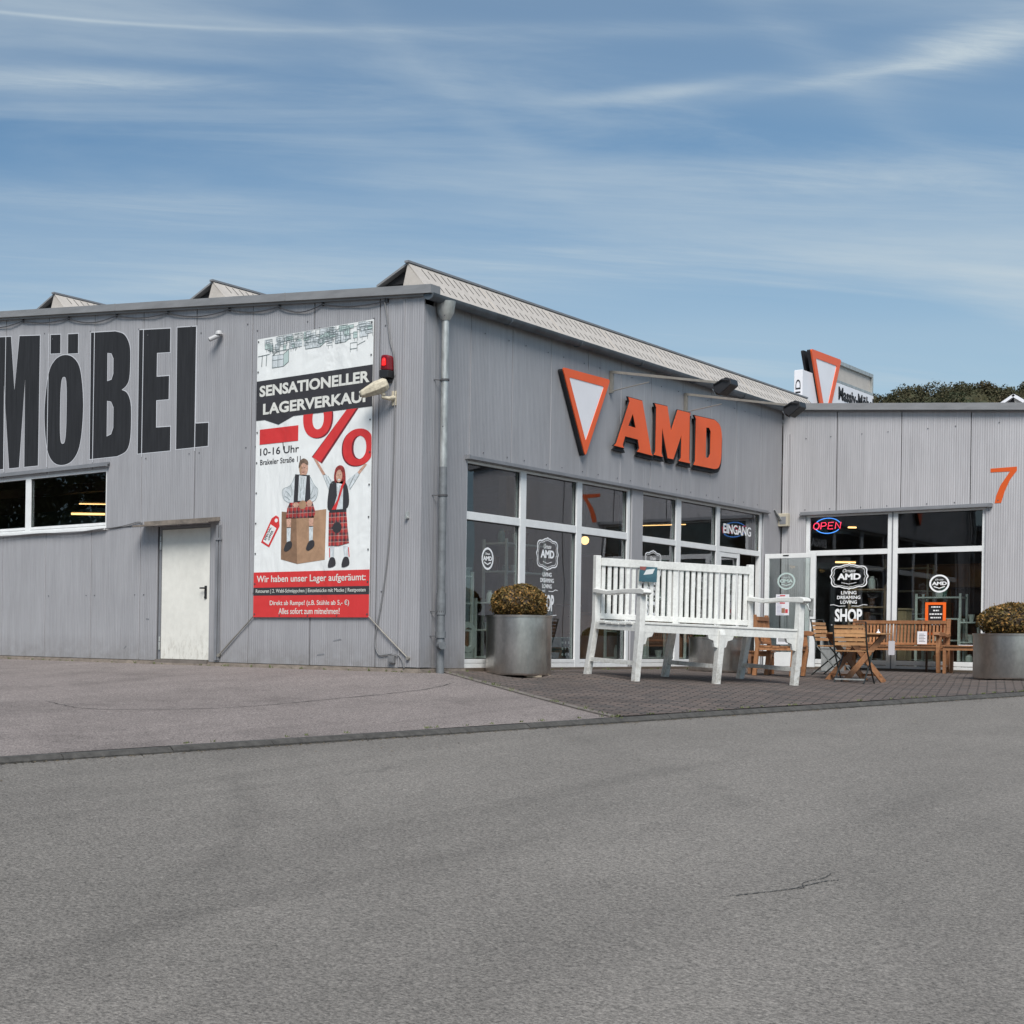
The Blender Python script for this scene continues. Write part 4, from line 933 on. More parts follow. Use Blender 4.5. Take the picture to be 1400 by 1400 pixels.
# sign lamps: wall bracket, long arm, black floodlight
m_armgrey = mat('arm_grey', (.24, .225, .20), .6, .3, var=.2, vs=8)
def signlamp(y, z, L, label):
    t = thing('sign_lamp', (0, y, z), label, 'floodlight', 'floodlights on long arms above the facade')
    mb = MB(); mb.bar((.03, y, z - .32), (.03, y, z + .02), .05, .05, up=(0, 1, 0)); mb.bar((.05, y, z), (L * .5, y, z - .18), .028, .038); mb.bar((L * .5, y, z - .18), (L, y, z - .37), .025, .034); mb.tube([(.055, y, z - .29), (.62, y, z - .22)], .008, 6)
    mb.build('arm', m_armgrey, t)
    mb = MB(); B = Basis((L, y, z - .42), (-.85, 0, -.5), (-.5, 0, .85), (0, -1, 0))
    mb.prism(B, [(-.12, -.06), (.10, -.09), (.14, 0), (.10, .09), (-.10, .08), (-.15, .02)], -.13, .13); mb.rect(B, -.04, .04, .08, .12, -.06, .06)
    h = mb.build('lamp_head', m_black, t, bevel=.01)
    mb = MB(); mb.rect(B, .141, .146, -.05, .05, -.11, .11); mb.build('lens', m_galv, h)
    mb = MB(); mb.tube([(L - .12, y - .145, z - .40), (L, y - .15, z - .34), (L + .10, y - .15, z - .36)], .01, 6); mb.tube([(L - .12, y + .145, z - .40), (L, y + .15, z - .34), (L + .10, y + .15, z - .36)], .01, 6); mb.build('yoke', m_black, t)
signlamp(5.14, 4.53, 1.76, 'black floodlight on bracket arm nearest the triangle sign')
signlamp(7.80, 4.53, 1.76, 'black floodlight on bracket arm above the last orange letter')
# small flood in the inner corner
t = thing('corner_lamp', (.02, 12.0, 2.6), 'small beige box lamp with short arm in the inner wall corner', 'lamp')
mb = MB(); mb.box(.0, .17, 11.93, 12.06, 2.60, 2.84); mb.build('housing', m_lampbox, t, bevel=.01)
mb = MB(); mb.bar((.05, 11.95, 2.70), (-.0, 11.72, 2.90), .05, .02); mb.build('flap', m_galv, t)
mb = MB(); mb.rect(W1, .03, .14, 2.64, 2.78, -11.925, -11.93); mb.build('lens', m_trim, t)

# ================================================================ banner
bn = thing('banner', (-1.75, 0, .66), 'tall white and red warehouse sale banner strapped to the front wall', 'banner')
x0, x1, z0_, z1_ = -2.725, -.755, .657, 4.608
mb = MB(); mb.rect(W1, x0, x1, z0_, z1_, .024, .030); mb.build('sheet', b_white, bn)
N1, N2, N3, N4, N5 = .0315, .0330, .0345, .0360, .0375
mb = MB(); rr = random.Random(11)
def chest(mb, x, z, w, h, d):
    mb.prism(W1, [(x, z), (x + w, z - .0), (x + w, z + h), (x, z + h)], N1, N2, 1)
    mb.prism(W1, [(x + w, z), (x + w + d, z + d * .6), (x + w + d, z + h + d * .6), (x + w, z + h)], N1, N2, 2)
    for l in ([(x, z), (x + w, z), (x + w, z + h), (x, z + h), (x, z)], [(x, z + h), (x + d, z + h + d * .6), (x + w + d, z + h + d * .6), (x + w, z + h)], [(x + w, z), (x + w + d, z + d * .6), (x + w + d, z + h + d * .6)], [(x + w / 2, z), (x + w / 2, z + h)], [(x, z + h * .6), (x + w, z + h * .6)]):
        mb.line(W1, l, .007, N2, N3, 0)
chest(mb, -2.45, 4.17, .20, .17, .09); chest(mb, -1.87, 4.36, .25, .14, .05); chest(mb, -1.37, 4.37, .17, .16, .06)
mb.line(W1, [(-2.71, 4.36), (-2.50, 4.37)], .008, N2, N3); 
for x in (-2.64, -2.56): mb.line(W1, [(x, 4.21), (x + .01, 4.37)], .010, N2, N3)
mb.line(W1, [(-1.12, 4.26), (-1.01, 4.26), (-1.01, 4.34), (-1.12, 4.34), (-1.12, 4.22)], .007, N2, N3); mb.line(W1, [(-1.01, 4.22), (-1.01, 4.30), (-.88, 4.34)], .006, N2, N3)
for i in range(105):
    x = -2.6 + rr.random() * 1.8; z = 4.33 + .24 * rr.random() ** .6; z = max(z, 4.40) if x > -1.25 or rr.random() < .6 else z
    w = rr.uniform(.05, .13); h = rr.uniform(.04, .09); z = min(z, 4.60 - h)
    if x + w > x1 - .01: continue
    if rr.random() < .6: mb.rect(W1, x + .002, x + w - .002, z + .002, z + h - .002, N1, N2 + .000009 * i, rr.choice((1, 1, 2)))
    mb.line(W1, [(x, z), (x + w, z), (x + w, z + h), (x, z + h), (x, z)], .0038, N2 + .00001 * i, N3 + .00001 * i, 0)
    if rr.random() < .6: mb.line(W1, [(x + w * .3, z), (x + w * .3, z - .04)], .005, N2, N3, 0); mb.line(W1, [(x + w, z), (x + w, z - .04)], .005, N2, N3, 0)
    if rr.random() < .5: mb.line(W1, [(x, z + h * .5), (x + w, z + h * .5)], .004, N2, N3, 0)
mb.build('furniture_sketch', [b_ink, b_shirt, b_teal], bn)
mb = MB(); mb.shape([[(x0, 4.008), (x1, 4.008), (x1, 3.456), (-2.06, 3.455), (-2.321, 3.359), (-2.57, 3.448), (x0, 3.45)]], W1, N2, N3, 0)
mb.build('black_band', b_black, bn); mb = MB(); mb.rect(W1, x0, x1, .962, 1.075, N2, N3, 0); mb.build('black_band', b_black, bn)
mb = MB(); mb.text('SENSATIONELLER', W1, -2.668, -.800, 3.779, 3.937, N4, N5, 0, bold=.035); mb.build('white_lettering', b_text, bn)
mb = MB(); mb.text('LAGERVERKAUF', W1, -2.600, -.795, 3.520, 3.679, N4, N5, 0, bold=.035); mb.build('white_lettering', b_text, bn)
mb = MB(); mb.text('Wir haben unser Lager aufgeräumt:', W1, -2.665, -.813, 1.120, 1.245, N4, N5, 0, bold=.012); mb.build('white_lettering', b_text, bn)
mb = MB(); mb.text('Retouren | 2. Wahl-Schnäppchen | Einzelstücke mit Macke | Restposten', W1, -2.68, -.811, .985, 1.052, N4, N5, 0, bold=.004); mb.build('white_lettering', b_text, bn)
mb = MB(); mb.text('Direkt ab Rampe! (z.B. Stühle ab 5,- €)', W1, -2.424, -1.073, .805, .895, N4, N5, 0, bold=.008); mb.build('white_lettering', b_text, bn)
mb = MB(); mb.text('Alles sofort zum mitnehmen!', W1, -2.265, -1.226, .700, .785, N4, N5, 0, bold=.008); mb.build('white_lettering', b_text, bn)
mb = MB(); mb.text('10-16 Uhr', W1, -2.645, -1.955, 2.945, 3.05, N1, N2, 0, bold=.012); mb.build('black_lettering', b_black, bn); mb = MB(); mb.text('Brakeler Straße 11', W1, -2.642, -1.925, 2.812, 2.89, N1, N2, 0, bold=.01)
mb.line(W1, [(-2.24, 3.11), (-2.225, 3.0)], .014, N1, N2); mb.build('black_lettering', b_black, bn)
mb = MB(); mb.rect(W1, x0, x1, z0_, .962, N2 - .0005, N3 - .0005); mb.build('red_field', b_red, bn); mb = MB(); mb.rect(W1, x0, x1, 1.075, 1.292, N2 - .0005, N3 - .0005); mb.build('red_field', b_red, bn); mb = MB(); mb.rect(W1, -2.655, -1.972, 3.104, 3.318, N2, N3); mb.build('red_field', b_red, bn)
mb = MB()   # percent sign
ob, ib = ell(-1.648, 3.40, .243, .285, 40, 2.2), ell(-1.636, 3.38, .097, .150, 40, 2.2)
cutl = lambda L_: [(a, min(b, 3.452)) for a, b in L_]
dd = [(a + .022, b - .012) for a, b in ob]
mb.shape([cutl(dd), cutl(ib)], W1, N1, N2 - .0004, 1); mb.shape([cutl(ob), cutl(ib)], W1, N2, N3, 0)
o2, i2 = ell(-.968, 2.93, .248, .248, 40, 2.2), ell(-.955, 2.925, .118, .155, 40, 2.2); clr = lambda L_: [(min(a, x1 - .001), b) for a, b in L_]
mb.shape([clr([(a - .02, b - .01) for a, b in o2]), [(a + .03, b) for a, b in i2]], W1, N1, N2 - .0004, 1); mb.shape([clr(o2), i2], W1, N2, N3, 0)
mb.prism(W1, [(-1.165, 3.452), (-.973, 3.452), (-1.56, 2.755), (-1.735, 2.86)], N1, N2 - .0004, 1); mb.prism(W1, [(-1.165, 3.452), (-1.005, 3.452), (-1.585, 2.775), (-1.72, 2.855)], N2, N3, 0)
mb.build('percent_sign', [b_red, b_red2], bn)
mb = MB(); mb.prism(W1, [(-2.241, 2.135), (-1.984, 2.10), (-1.957, 1.395), (-2.243, 1.467)], N1, N2, 1); mb.prism(W1, [(-1.984, 2.10), (-1.476, 2.13), (-1.488, 1.441), (-1.957, 1.395)], N1, N2, 0); mb.build('printed_carton', [b_box, b_box2], bn)
P_ = lambda pts, a, b, mi: mb.shape([pts], W1, a, b, mi)
# seated figure
mb = MB()
P_(catmull([(-2.02, 2.611), (-2.10, 2.49), (-2.232, 2.44), (-2.20, 2.30), (-2.056, 2.239), (-2.0, 2.411)], 4), N1, N2, 1); P_(catmull([(-1.761, 2.593), (-1.68, 2.47), (-1.62, 2.40), (-1.66, 2.268), (-1.80, 2.225), (-1.757, 2.395)], 4), N1, N2, 1)
P_([(-2.016, 2.641), (-1.761, 2.611), (-1.744, 2.29), (-1.818, 2.234), (-2.034, 2.237)], N2, N3, 2); P_([(-1.944, 2.62), (-1.814, 2.60), (-1.84, 2.261), (-1.959, 2.268)], N3, N4, 1)
P_(ell(-1.87, 2.71, .075, .112), N2, N3, 0); P_(catmull([(-1.95, 2.72), (-1.94, 2.81), (-1.87, 2.85), (-1.80, 2.81), (-1.80, 2.75), (-1.88, 2.79)], 4), N3, N4, 3)
for x, z in ((-1.895, 2.72), (-1.85, 2.72)): P_(ell(x, z, .010, .006, 8), N3, N4, 2)
P_(ell(-1.872, 2.66, .02, .005, 8), N3, N4, 5)
P_([(-2.10, 2.25), (-1.711, 2.245), (-1.655, 2.096), (-1.685, 2.02), (-1.857, 2.03), (-2.162, 2.03), (-2.143, 2.173)], N3, N4, 4); P_(ell(-1.875, 2.21, .065, .06), N4, N5, 6)
P_(ell(-1.99, 2.215, .05, .035), N4, N5, 0); P_(ell(-1.76, 2.225, .045, .045), N4, N5, 0)
for a in (0, .385): P_([(-2.152 + a, 2.04), (-2.068 + a, 2.04), (-2.075 + a, 1.90), (-2.145 + a, 1.90)], N3, N4, 0); P_([(-2.145 + a, 1.91), (-2.075 + a, 1.91), (-2.08 + a, 1.69), (-2.14 + a, 1.69)], N3, N4, 1); P_(catmull([(-2.14 + a, 1.70), (-2.06 + a, 1.71), (-2.055 + a, 1.63), (-2.14 + a, 1.575), (-2.19 + a, 1.60)], 3), N4, N5, 2)
rf = random.Random(6)
for a, b, c, d in ((-2.17, 2.42, -2.08, 2.33), (-2.19, 2.35, -2.10, 2.29), (-2.09, 2.50, -2.06, 2.36), (-1.70, 2.44, -1.74, 2.34), (-1.66, 2.34, -1.74, 2.28), (-1.90, 2.58, -1.91, 2.40), (-1.87, 2.56, -1.86, 2.34), (-1.93, 2.48, -1.92, 2.30)): mb.line(W1, [(a, b), ((a + c) / 2 + .01, (b + d) / 2), (c, d)], .006, N4, N5, 7)
mb.line(W1, catmull([(-2.02, 2.611), (-2.10, 2.49), (-2.232, 2.44), (-2.20, 2.30), (-2.056, 2.239)], 4, False), .005, N2, N3, 7); mb.line(W1, catmull([(-1.76, 2.593), (-1.68, 2.47), (-1.62, 2.40), (-1.66, 2.268), (-1.80, 2.225)], 4, False), .005, N2, N3, 7)
P_(catmull([(-1.94, 2.745), (-1.90, 2.74), (-1.915, 2.63), (-1.885, 2.60), (-1.93, 2.64)], 3), N3, N4, 6)
mb.build('seated_figure_print', [b_skin, b_shirt, b_black, b_hair, b_tartan, b_red2, b_box, b_grey], bn)
mb = MB()
P_([(-1.538, 2.595), (-1.496, 2.609), (-1.34, 2.481), (-1.42, 2.35)], N1, N2, 1); P_([(-1.71, 2.845), (-1.665, 2.84), (-1.496, 2.601), (-1.538, 2.59)], N1, N2, 0)
P_([(-1.172, 2.477), (-.975, 2.598), (-.94, 2.562), (-1.099, 2.371)], N1, N2, 1); P_([(-.971, 2.598), (-.86, 2.70), (-.82, 2.69), (-.946, 2.562)], N1, N2, 0)
P_(catmull([(-1.40, 2.492), (-1.296, 2.502), (-1.183, 2.494), (-1.119, 2.372), (-1.105, 2.169), (-1.186, 2.106), (-1.392, 2.10), (-1.456, 2.154), (-1.439, 2.375)], 3), N2, N3, 2)
P_([(-1.31, 2.50), (-1.20, 2.49), (-1.20, 2.11), (-1.36, 2.11), (-1.30, 2.30)], N3, N4, 1)
P_(catmull([(-1.345, 2.50), (-1.335, 2.66), (-1.255, 2.71), (-1.18, 2.65), (-1.165, 2.45), (-1.24, 2.46)], 4), N3, N4, 3); P_(ell(-1.268, 2.565, .052, .085), N4, N5, 0)
for x, z in ((-1.285, 2.58), (-1.250, 2.58)): P_(ell(x, z, .008, .005, 8), N5, N5 + .001, 2)
P_(ell(-1.266, 2.515, .022, .010, 10), N5, N5 + .001, 1)
P_([(-1.163, 2.51), (-1.202, 2.40), (-1.309, 2.11), (-1.382, 2.115), (-1.291, 2.247), (-1.233, 2.43)], N4, N5, 5)
P_([(-1.429, 2.09), (-1.144, 2.09), (-1.091, 1.655), (-1.258, 1.62), (-1.429, 1.625)], N3, N4, 4); P_(ell(-1.29, 1.87, .075, .075), N4, N5, 2); mb.rect(W1, -1.42, -1.14, 2.075, 2.115, N4, N5, 2)
for a in (0, .225): P_([(-1.414 + a, 1.62), (-1.331 + a, 1.62), (-1.335 + a, 1.44), (-1.385 + a, 1.44)], N2, N3, 1); P_(catmull([(-1.40 + a, 1.46), (-1.325 + a, 1.46), (-1.31 + a, 1.36), (-1.43 + a, 1.335)], 3), N3, N4, 2)
mb.line(W1, [(-1.41, 1.60), (-1.405, 1.47)], .012, N3, N4, 5); mb.line(W1, [(-1.10, 1.60), (-1.085, 1.47)], .012, N3, N4, 5)
for a, b, c, d in ((-1.48, 2.56, -1.42, 2.46), (-1.45, 2.58, -1.38, 2.47), (-1.04, 2.52, -1.10, 2.42), (-1.01, 2.57, -1.08, 2.46), (-1.29, 2.42, -1.30, 2.22), (-1.26, 2.44, -1.25, 2.2)): mb.line(W1, [(a, b), (c, d)], .005, N4, N5, 6)
mb.line(W1, [(-1.54, 2.60), (-1.42, 2.36)], .005, N2, N3, 6); mb.line(W1, [(-.94, 2.562), (-1.09, 2.371)], .005, N2, N3, 6)
mb.build('standing_figure_print', [b_skin, b_shirt, b_black, b_hair2, b_tartan, b_red, b_grey], bn)
mb = MB(); P_([(-2.603, 1.717), (-2.455, 1.641), (-2.275, 1.934), (-2.291, 2.058), (-2.34, 2.087), (-2.418, 2.047)], N1, N2, 0); P_([(-2.565, 1.734), (-2.467, 1.677), (-2.330, 1.905), (-2.432, 1.965)], N2, N3, 1); P_(ell(-2.335, 2.015, .028, .028, 16), N2, N3, 1)
a = math.atan2(.24, .135); BT = Basis((-2.52, 0, 1.715), (math.cos(a), 0, math.sin(a)), (-math.sin(a), 0, math.cos(a)), (0, -1, 0))
mb.text('SPECIAL', BT, .02, .23, .005, .045, N3, N4, 2, bold=.02); mb.text('OFFER', BT, .05, .20, -.05, -.01, N3, N4, 2, bold=.02)
mb.build('printed_price_tag', [b_red, b_white, b_black], bn)
mb = MB()
for z in np.linspace(.70, 4.57, 10):
    for x in (x0 + .025, x1 - .025): mb.tube([W1(x, z, .0376), W1(x, z, .0405)], .012, 10)
for x in (-2.25, -1.76, -1.27): mb.tube([W1(x, .68, .0376), W1(x, .68, .0405)], .010, 10)
mb.build('eyelets', m_cable, bn)
for pts in ([(-2.72, .67), (-3.05, .38), (-3.36, .10)], [(-.76, .67), (-.55, .48), (-.14, .13)]):
    mb = MB(); mb.tube([W1(a, b, .03) for a, b in pts], .009, 6); mb.tube([W1(pts[1][0], pts[1][1], .034), W1(pts[2][0], pts[2][1], .034)], .010, 6); mb.tube([W1(pts[2][0], pts[2][1], .0), W1(pts[2][0], pts[2][1], .05)], .025, 8); mb.build('tension_strap', m_armgrey, bn)

# ================================================================ fittings and cables on the front wall
m_armgrey2 = mat('camera_grey', (.42, .42, .43), .5)
t = thing('alarm_beacon', (-.50, 0, 3.86), 'red alarm beacon on black base above the wrapped camera', 'alarm light')
mb = MB(); mb.prism(W1, [(-.575, 3.84), (-.56, 3.79), (-.44, 3.79), (-.43, 3.88), (-.575, 3.90)], .0, .15); mb.rect(W1, -.53, -.46, 3.74, 3.789, .0, .05); mb.build('base', m_black, t, bevel=.006)
mb = MB(); mb.prism(W1, [(-.57, 3.902), (-.435, 3.882), (-.44, 4.05), (-.46, 4.085), (-.54, 4.095), (-.562, 4.07)], .01, .14); h = mb.build('lens', m_redlens, t, bevel=.02)
mb = MB(); mb.lathe([(.001, 4.05), (.02, 4.04), (.028, 4.0), (.028, 3.95), (.001, 3.94)], (-.505, -.142, 0), 12); mb.build('reflector', mat('red_core', (.7, .01, .01), .3, emit=.6), h)
t = thing('security_camera', (-.42, 0, 3.5), 'old camera wrapped in weathered beige tape beside the banner', 'security camera')
mb = MB(); mb.rect(W1, -.455, -.395, 3.43, 3.62, 0, .03); mb.tube([W1(-.425, 3.53, .03), W1(-.43, 3.51, .12), W1(-.50, 3.53, .19)], [.035, .028, .022], 10); mb.build('bracket', m_tape, t, bevel=.004)
mb = MB(); d = Vector((-.70, -.34, -.30)).normalized(); p = Vector((-.42, -.17, 3.70)); mb.tube([p, p + d * .04, p + d * .16, p + d * .27, p + d * .36, p + d * .38], [.06, .092, .098, .075, .055, .03], 7); mb.tube([p + d * .10 + Vector((0, 0, -.05)), Vector((-.47, -.17, 3.55))], .03, 7); mb.build('wrapped_housing', m_tape, t, bevel=.008)
mb = MB(); mb.tube([p + d * .375, p + d * .39], .028, 10); mb.build('lens', m_black, t)
t = thing('security_camera', (-3.42, 0, 4.75), 'small white dome camera high right of the black letters', 'security camera')
mb = MB(); mb.lathe([(.001, .06), (.035, .055), (.05, .03), (.055, 0)], (-3.42, -.07, 4.77), 16); mb.tube([W1(-3.42, 4.78, 0), W1(-3.42, 4.78, .07)], .025, 10); mb.build('bracket', m_armgrey2, t)
mb = MB(); mb.tube([W1(-3.42, 4.76, .07), W1(-3.53, 4.70, .15)], .035, 12); h = mb.build('housing', m_armgrey2, t); mb = MB(); mb.tube([W1(-3.531, 4.6995, .151), W1(-3.537, 4.697, .155)], .025, 12); mb.build('lens', m_black, h)
mb = MB(); mb.rect(W1, -.435, -.345, .06, .155, 0, .05); mb.rect(W1, -.42, -.36, .075, .14, .05, .056)
tag(mb.build('socket_box', m_cableg, bevel=.005), 'small grey cable box low on the wall near the corner', 'electrical box')
mb = MB(); mb.rect(W1, -.215, -.165, 1.94, 2.03, 0, .03); mb.tube([W1(-.19, 1.95, .03), W1(-.19, 1.95, .06)], .02, 10); tag(mb.build('key_switch', m_galv), 'small key switch at shoulder height by the wall corner', 'switch')
cl_x = [-.55, -1.6, -2.35, -3.27, -4.48, -5.58, -6.68, -7.8, -9.0, -10.2, -11.5]
mb = MB()
for a, b in zip(cl_x[:-1], cl_x[1:]):
    za, zb = rz1(a) - .17, rz1(b) - .17
    mb.tube([W1(a + (b - a) * k / 8, za + (zb - za) * k / 8 - .07 * 4 * (k / 8) * (1 - k / 8) * (1 + .3 * math.sin(a * 3)), .03 + .01 * math.sin(k)) for k in range(9)], .0085, 5)
    mb.rect(W1, a - .01, a + .01, za - .02, za + .04, .0, .035)
tag(mb.build('eaves_cable', m_cable), 'thin dark cable sagging in loops below the eaves', 'cable')
pts = catmull([(-.60, 4.86), (-.55, 4.6), (-.50, 4.3), (-.44, 4.1), (-.42, 3.9), (-.41, 3.6), (-.42, 2.6), (-.47, 1.6), (-.56, .9), (-.64, .5), (-.66, .32), (-.60, .17), (-.48, .17), (-.40, .18)], 5, False)
mb = MB(); mb.tube([W1(a, b, .022) for a, b in pts], .010, 6); mb.tube([W1(a, b, .03) for a, b in catmull([(-.39, .16), (-.30, .17), (-.23, .10), (-.20, .0)], 5, False)], .008, 6)
tag(mb.build('hanging_cable', m_cableg), 'grey cable running down from the beacon to a loop at the wall foot', 'cable')
pts = catmull([(-9.6, 1.93), (-8.4, 2.0), (-7.3, 2.03), (-6.5, 2.01), (-5.9, 2.04), (-5.4, 2.07), (-5.05, 2.12), (-4.95, 2.10)], 5, False)
mb = MB(); mb.tube([W1(a, b, .02 if a > -5.7 else .06) for a, b in pts], .008, 5); tag(mb.build('window_cable', m_cableg), 'thin cable drooping from the strip window sill to the door canopy', 'cable')

# ================================================================ roof sign
rs_ = thing('roof_sign', (-1, 18, 5), 'large white roof sign with orange triangle and black lettering behind the eaves', 'roof sign')
RS = Basis((-1.0, 0, 0), (0, 1, 0), (0, 0, 1), (1, 0, 0))
mb = MB(); mb.rect(RS, 15.84, 20.26, 4.2, 6.205, -.17, 0.0, 0)
mb.build('sign_box', m_signwhite, rs_, bevel=.01)
mb = MB(); mb.rect(RS, 17.75, 20.26, 6.21, 6.70, -.17, -.05, 0); mb.rect(RS, 17.85, 20.15, 6.27, 6.60, -.05, -.045, 1)
for r in ((17.75, 20.23, 6.62, 6.70), (17.75, 20.23, 6.205, 6.265), (20.16, 20.23, 6.265, 6.62)): mb.rect(RS, *r, -.05, .0, 0)
mb.build('light_box', [m_galv, m_beige], rs_)
mb = MB(); mb.text('Massiv-Möbel', RS, 17.97, 20.24, 5.84, 6.13, .002, .008, 0, bold=.03); mb.build('lettering', m_letter, rs_)
TO = [(16.15, 6.68), (17.95, 6.70), (17.05, 5.0)]; TI = [(16.42, 6.52), (17.68, 6.53), (17.05, 5.35)]
mb = MB(); mb.shape([rounded(TO, .08), rounded(TI, .05)], RS, .03, .06, 0); mb.shape([rounded(TI, .05)], RS, .02, .05, 1); mb.shape([rounded(TO, .08)], RS, -.04, .029, 2); mb.build('triangle', [m_orange, m_signwhite, m_letter], rs_)
mb = MB(); mb.shape([rounded([(a - .0, b) for a, b in TO], .08)], RS, -.16, -.12, 0); mb.build('triangle', m_letter, rs_)
mb = MB(); mb.text('AMD', Basis((0, 15.84, 0), (0, 0, 1), (-1, 0, 0), (0, -1, 0)), 5.3, 6.0, 1.035, 1.135, .001, .006); mb.build('side_lettering', m_letter, rs_)

# ================================================================ window stickers, door notices, neon
def badge(mb, B, cu_, cv_, w, h, n, mi=0):
    q_ = [(1, 0), (.93, .16), (.91, .34), (.93, .50), (.86, .70), (.70, .80), (.54, .80), (.40, .84), (.24, .92), (.10, .93), (0, 1.0)]
    full = q_ + [(-a, b) for a, b in q_[-2::-1]]; full = full + [(a, -b) for a, b in full[-2:0:-1]]
    lob = catmull([(cu_ + w / 2 * a, cv_ + h / 2 * b) for a, b in full], 4)
    inn = [(cu_ + (a - cu_) * .87, cv_ + (b - cv_) * .87) for a, b in lob]
    mb.line(B, lob, .018, n, n + .001, mi, True); mb.line(B, inn, .008, n, n + .001, mi, True)
    mb.text('Ornate', B, cu_ - w * .17, cu_ + w * .17, cv_ + h * .16, cv_ + h * .30, n, n + .001, mi, shear=.4)
    mb.text('AMD', B, cu_ - w * .31, cu_ + w * .31, cv_ - h * .13, cv_ + h * .12, n, n + .001, mi, bold=.04)
    mb.line(B, [(cu_ - w * .2, cv_ - h * .24), (cu_, cv_ - h * .30), (cu_ + w * .2, cv_ - h * .24)], .008, n, n + .001, mi)
def ring(mb, B, cu_, cv_, r, n, mirror=False, mi=0):
    mb.shape([ell(cu_, cv_, r, r, 40), ell(cu_, cv_, r * .82, r * .82, 40)], B, n, n + .001, mi)
    s = -1 if mirror else 1
    mb.text('AMD', B, cu_ - s * r * .74, cu_ + s * r * .74, cv_ - r * .18, cv_ + r * .22, n, n + .001, mi, bold=.04)
    mb.text('Ornate', B, cu_ - s * r * .40, cu_ + s * r * .40, cv_ + r * .34, cv_ + r * .54, n, n + .001, mi, shear=.4)
    mb.line(B, [(cu_ - r * .55, cv_ - r * .33), (cu_, cv_ - r * .52), (cu_ + r * .55, cv_ - r * .33)], r * .10, n, n + .001, mi)
NG = -.075
NS = (n0f + n0b) / 2 - .01 + .003
def shoptext(mb, B, c, w, n, top, sh):
    for i, (tx, f) in enumerate((('LIVING', .62), ('DREAMING', .94), ('LOVING', .66))): mb.text(tx, B, c - w * f / 2, c + w * f / 2, top - i * .085 - .062, top - i * .085, n, n + .001, bold=.02)
    y = top - 3 * .085 - .012
    mb.line(B, [(c - w * .75, y + .012), (c - w * .6, y + .02), (c - w * .4, y - .008), (c - w * .12, y - .005)], .01, n, n + .001); mb.line(B, [(c + w * .75, y + .012), (c + w * .6, y + .02), (c + w * .4, y - .008), (c + w * .12, y - .005)], .01, n, n + .001)
    mb.text('SHOP', B, c - w * sh, c + w * sh, y - .30, y - .055, n, n + .001, bold=.035)
    mb.line(B, [(c - w * .7, y - .35), (c - w * .2, y - .365), (c + w * .2, y - .365), (c + w * .7, y - .35)], .01, n, n + .001)
mb = MB(); ring(mb, W2, 1.785, 1.505, .155, NS); tag(mb.build('window_sticker', m_sticker), 'round white logo ring stuck on the leftmost pane of the facade', 'window sticker')
mb = MB(); badge(mb, W2, 3.445, 1.655, .64, .47, NS); shoptext(mb, W2, 3.445, .42, NS, 1.385, .50); tag(mb.build('window_sticker', m_sticker), 'white scalloped badge with words and SHOP behind the left bush', 'window sticker')
mb = MB(); badge(mb, W2, 6.905, 1.655, .62, .47, NS); shoptext(mb, W2, 6.905, .42, NS, 1.385, .50); tag(mb.build('window_sticker', m_sticker), 'white scalloped badge half hidden by the backrest of the white bench', 'window sticker')
mb = MB(); badge(mb, W3, 1.17, 1.655, .64, .46, NS); shoptext(mb, W3, 1.17, .42, NS, 1.39, .55); tag(mb.build('window_sticker', m_sticker), 'white scalloped badge with words and SHOP above the folding chairs', 'window sticker')
mb = MB(); ring(mb, W3, 2.637, 1.503, .157, NS); tag(mb.build('window_sticker', m_sticker), 'round white logo ring on the right pane above the blackboard', 'window sticker')
mb = MB(); ring(mb, LF, .375, 1.55, .155, .0075, True); tag(mb.build('window_sticker', mat('sticker_green', (.45, .56, .54), .6)), 'pale round logo with mirrored letters on the open glass door', 'window sticker')
mb = MB(); mb.text('EINGANG', W2, 9.66, 10.88, 2.345, 2.515, NS, NS + .002, bold=.02); tag(mb.build('window_lettering', m_sticker), 'white word EINGANG on the pane above the entrance', 'window lettering')
t = thing('neon_sign', (.8, Y3 + .2, 2.45), 'glowing red and blue neon OPEN sign in the upper left annex pane', 'neon sign')
NB = Basis((-.035, Y3 + .16, 0), (1, 0, 0), (0, 0, 1), (0, -1, 0))
def neon(mb, pts, r=.008, mi=0): mb.tube([NB(a, b, 0) for a, b in pts], r, 6, mi)
mb = MB(); E_ = ell(.80, 2.60, .222, .14, 48)
neon(mb, E_[3:21]); neon(mb, E_[27:45]); mb.build('blue_oval', m_neonblue, t)
mb = MB()
def L2(pts, ox): neon(mb, [(ox + a * .095 + (b - .5) * .012, 2.54 + b * .12) for a, b in pts], .0085)
Oc = [(.5 + .5 * math.cos(2 * math.pi * k / 14), .5 + .5 * math.sin(2 * math.pi * k / 14)) for k in range(15)]
L2(Oc, .555); L2([(0, 0), (0, 1), (.7, 1), (.95, .75), (.7, .48), (0, .45)], .685); L2([(.9, 0), (0, 0), (0, 1), (.9, 1)], .81); L2([(0, .5), (.75, .5)], .81); L2([(0, 0), (0, 1), (.9, 0), (.9, 1)], .935)
mb.build('red_word', m_neonred, t)
mb = MB(); mb.bar(NB(.60, 2.60, -.03), NB(1.0, 2.60, -.03), .02, .02); mb.tube([NB(.70, 2.61, -.03), NB(.68, 2.95, -.05)], .004, 5); mb.build('frame', m_black, t)
t = thing('chalkboard', (2.64, Y3 - .1, 0), 'small blackboard with bright orange frame standing behind the teak bench', 'blackboard')
KB = Basis((0, Y3 - .10, 0), (1, 0, 0), (0, 0, 1), (0, -1, 0))
mb = MB(); mb.rect(KB, 2.49, 2.79, .62, 1.15, 0, .012); mb.build('board', m_black, t)
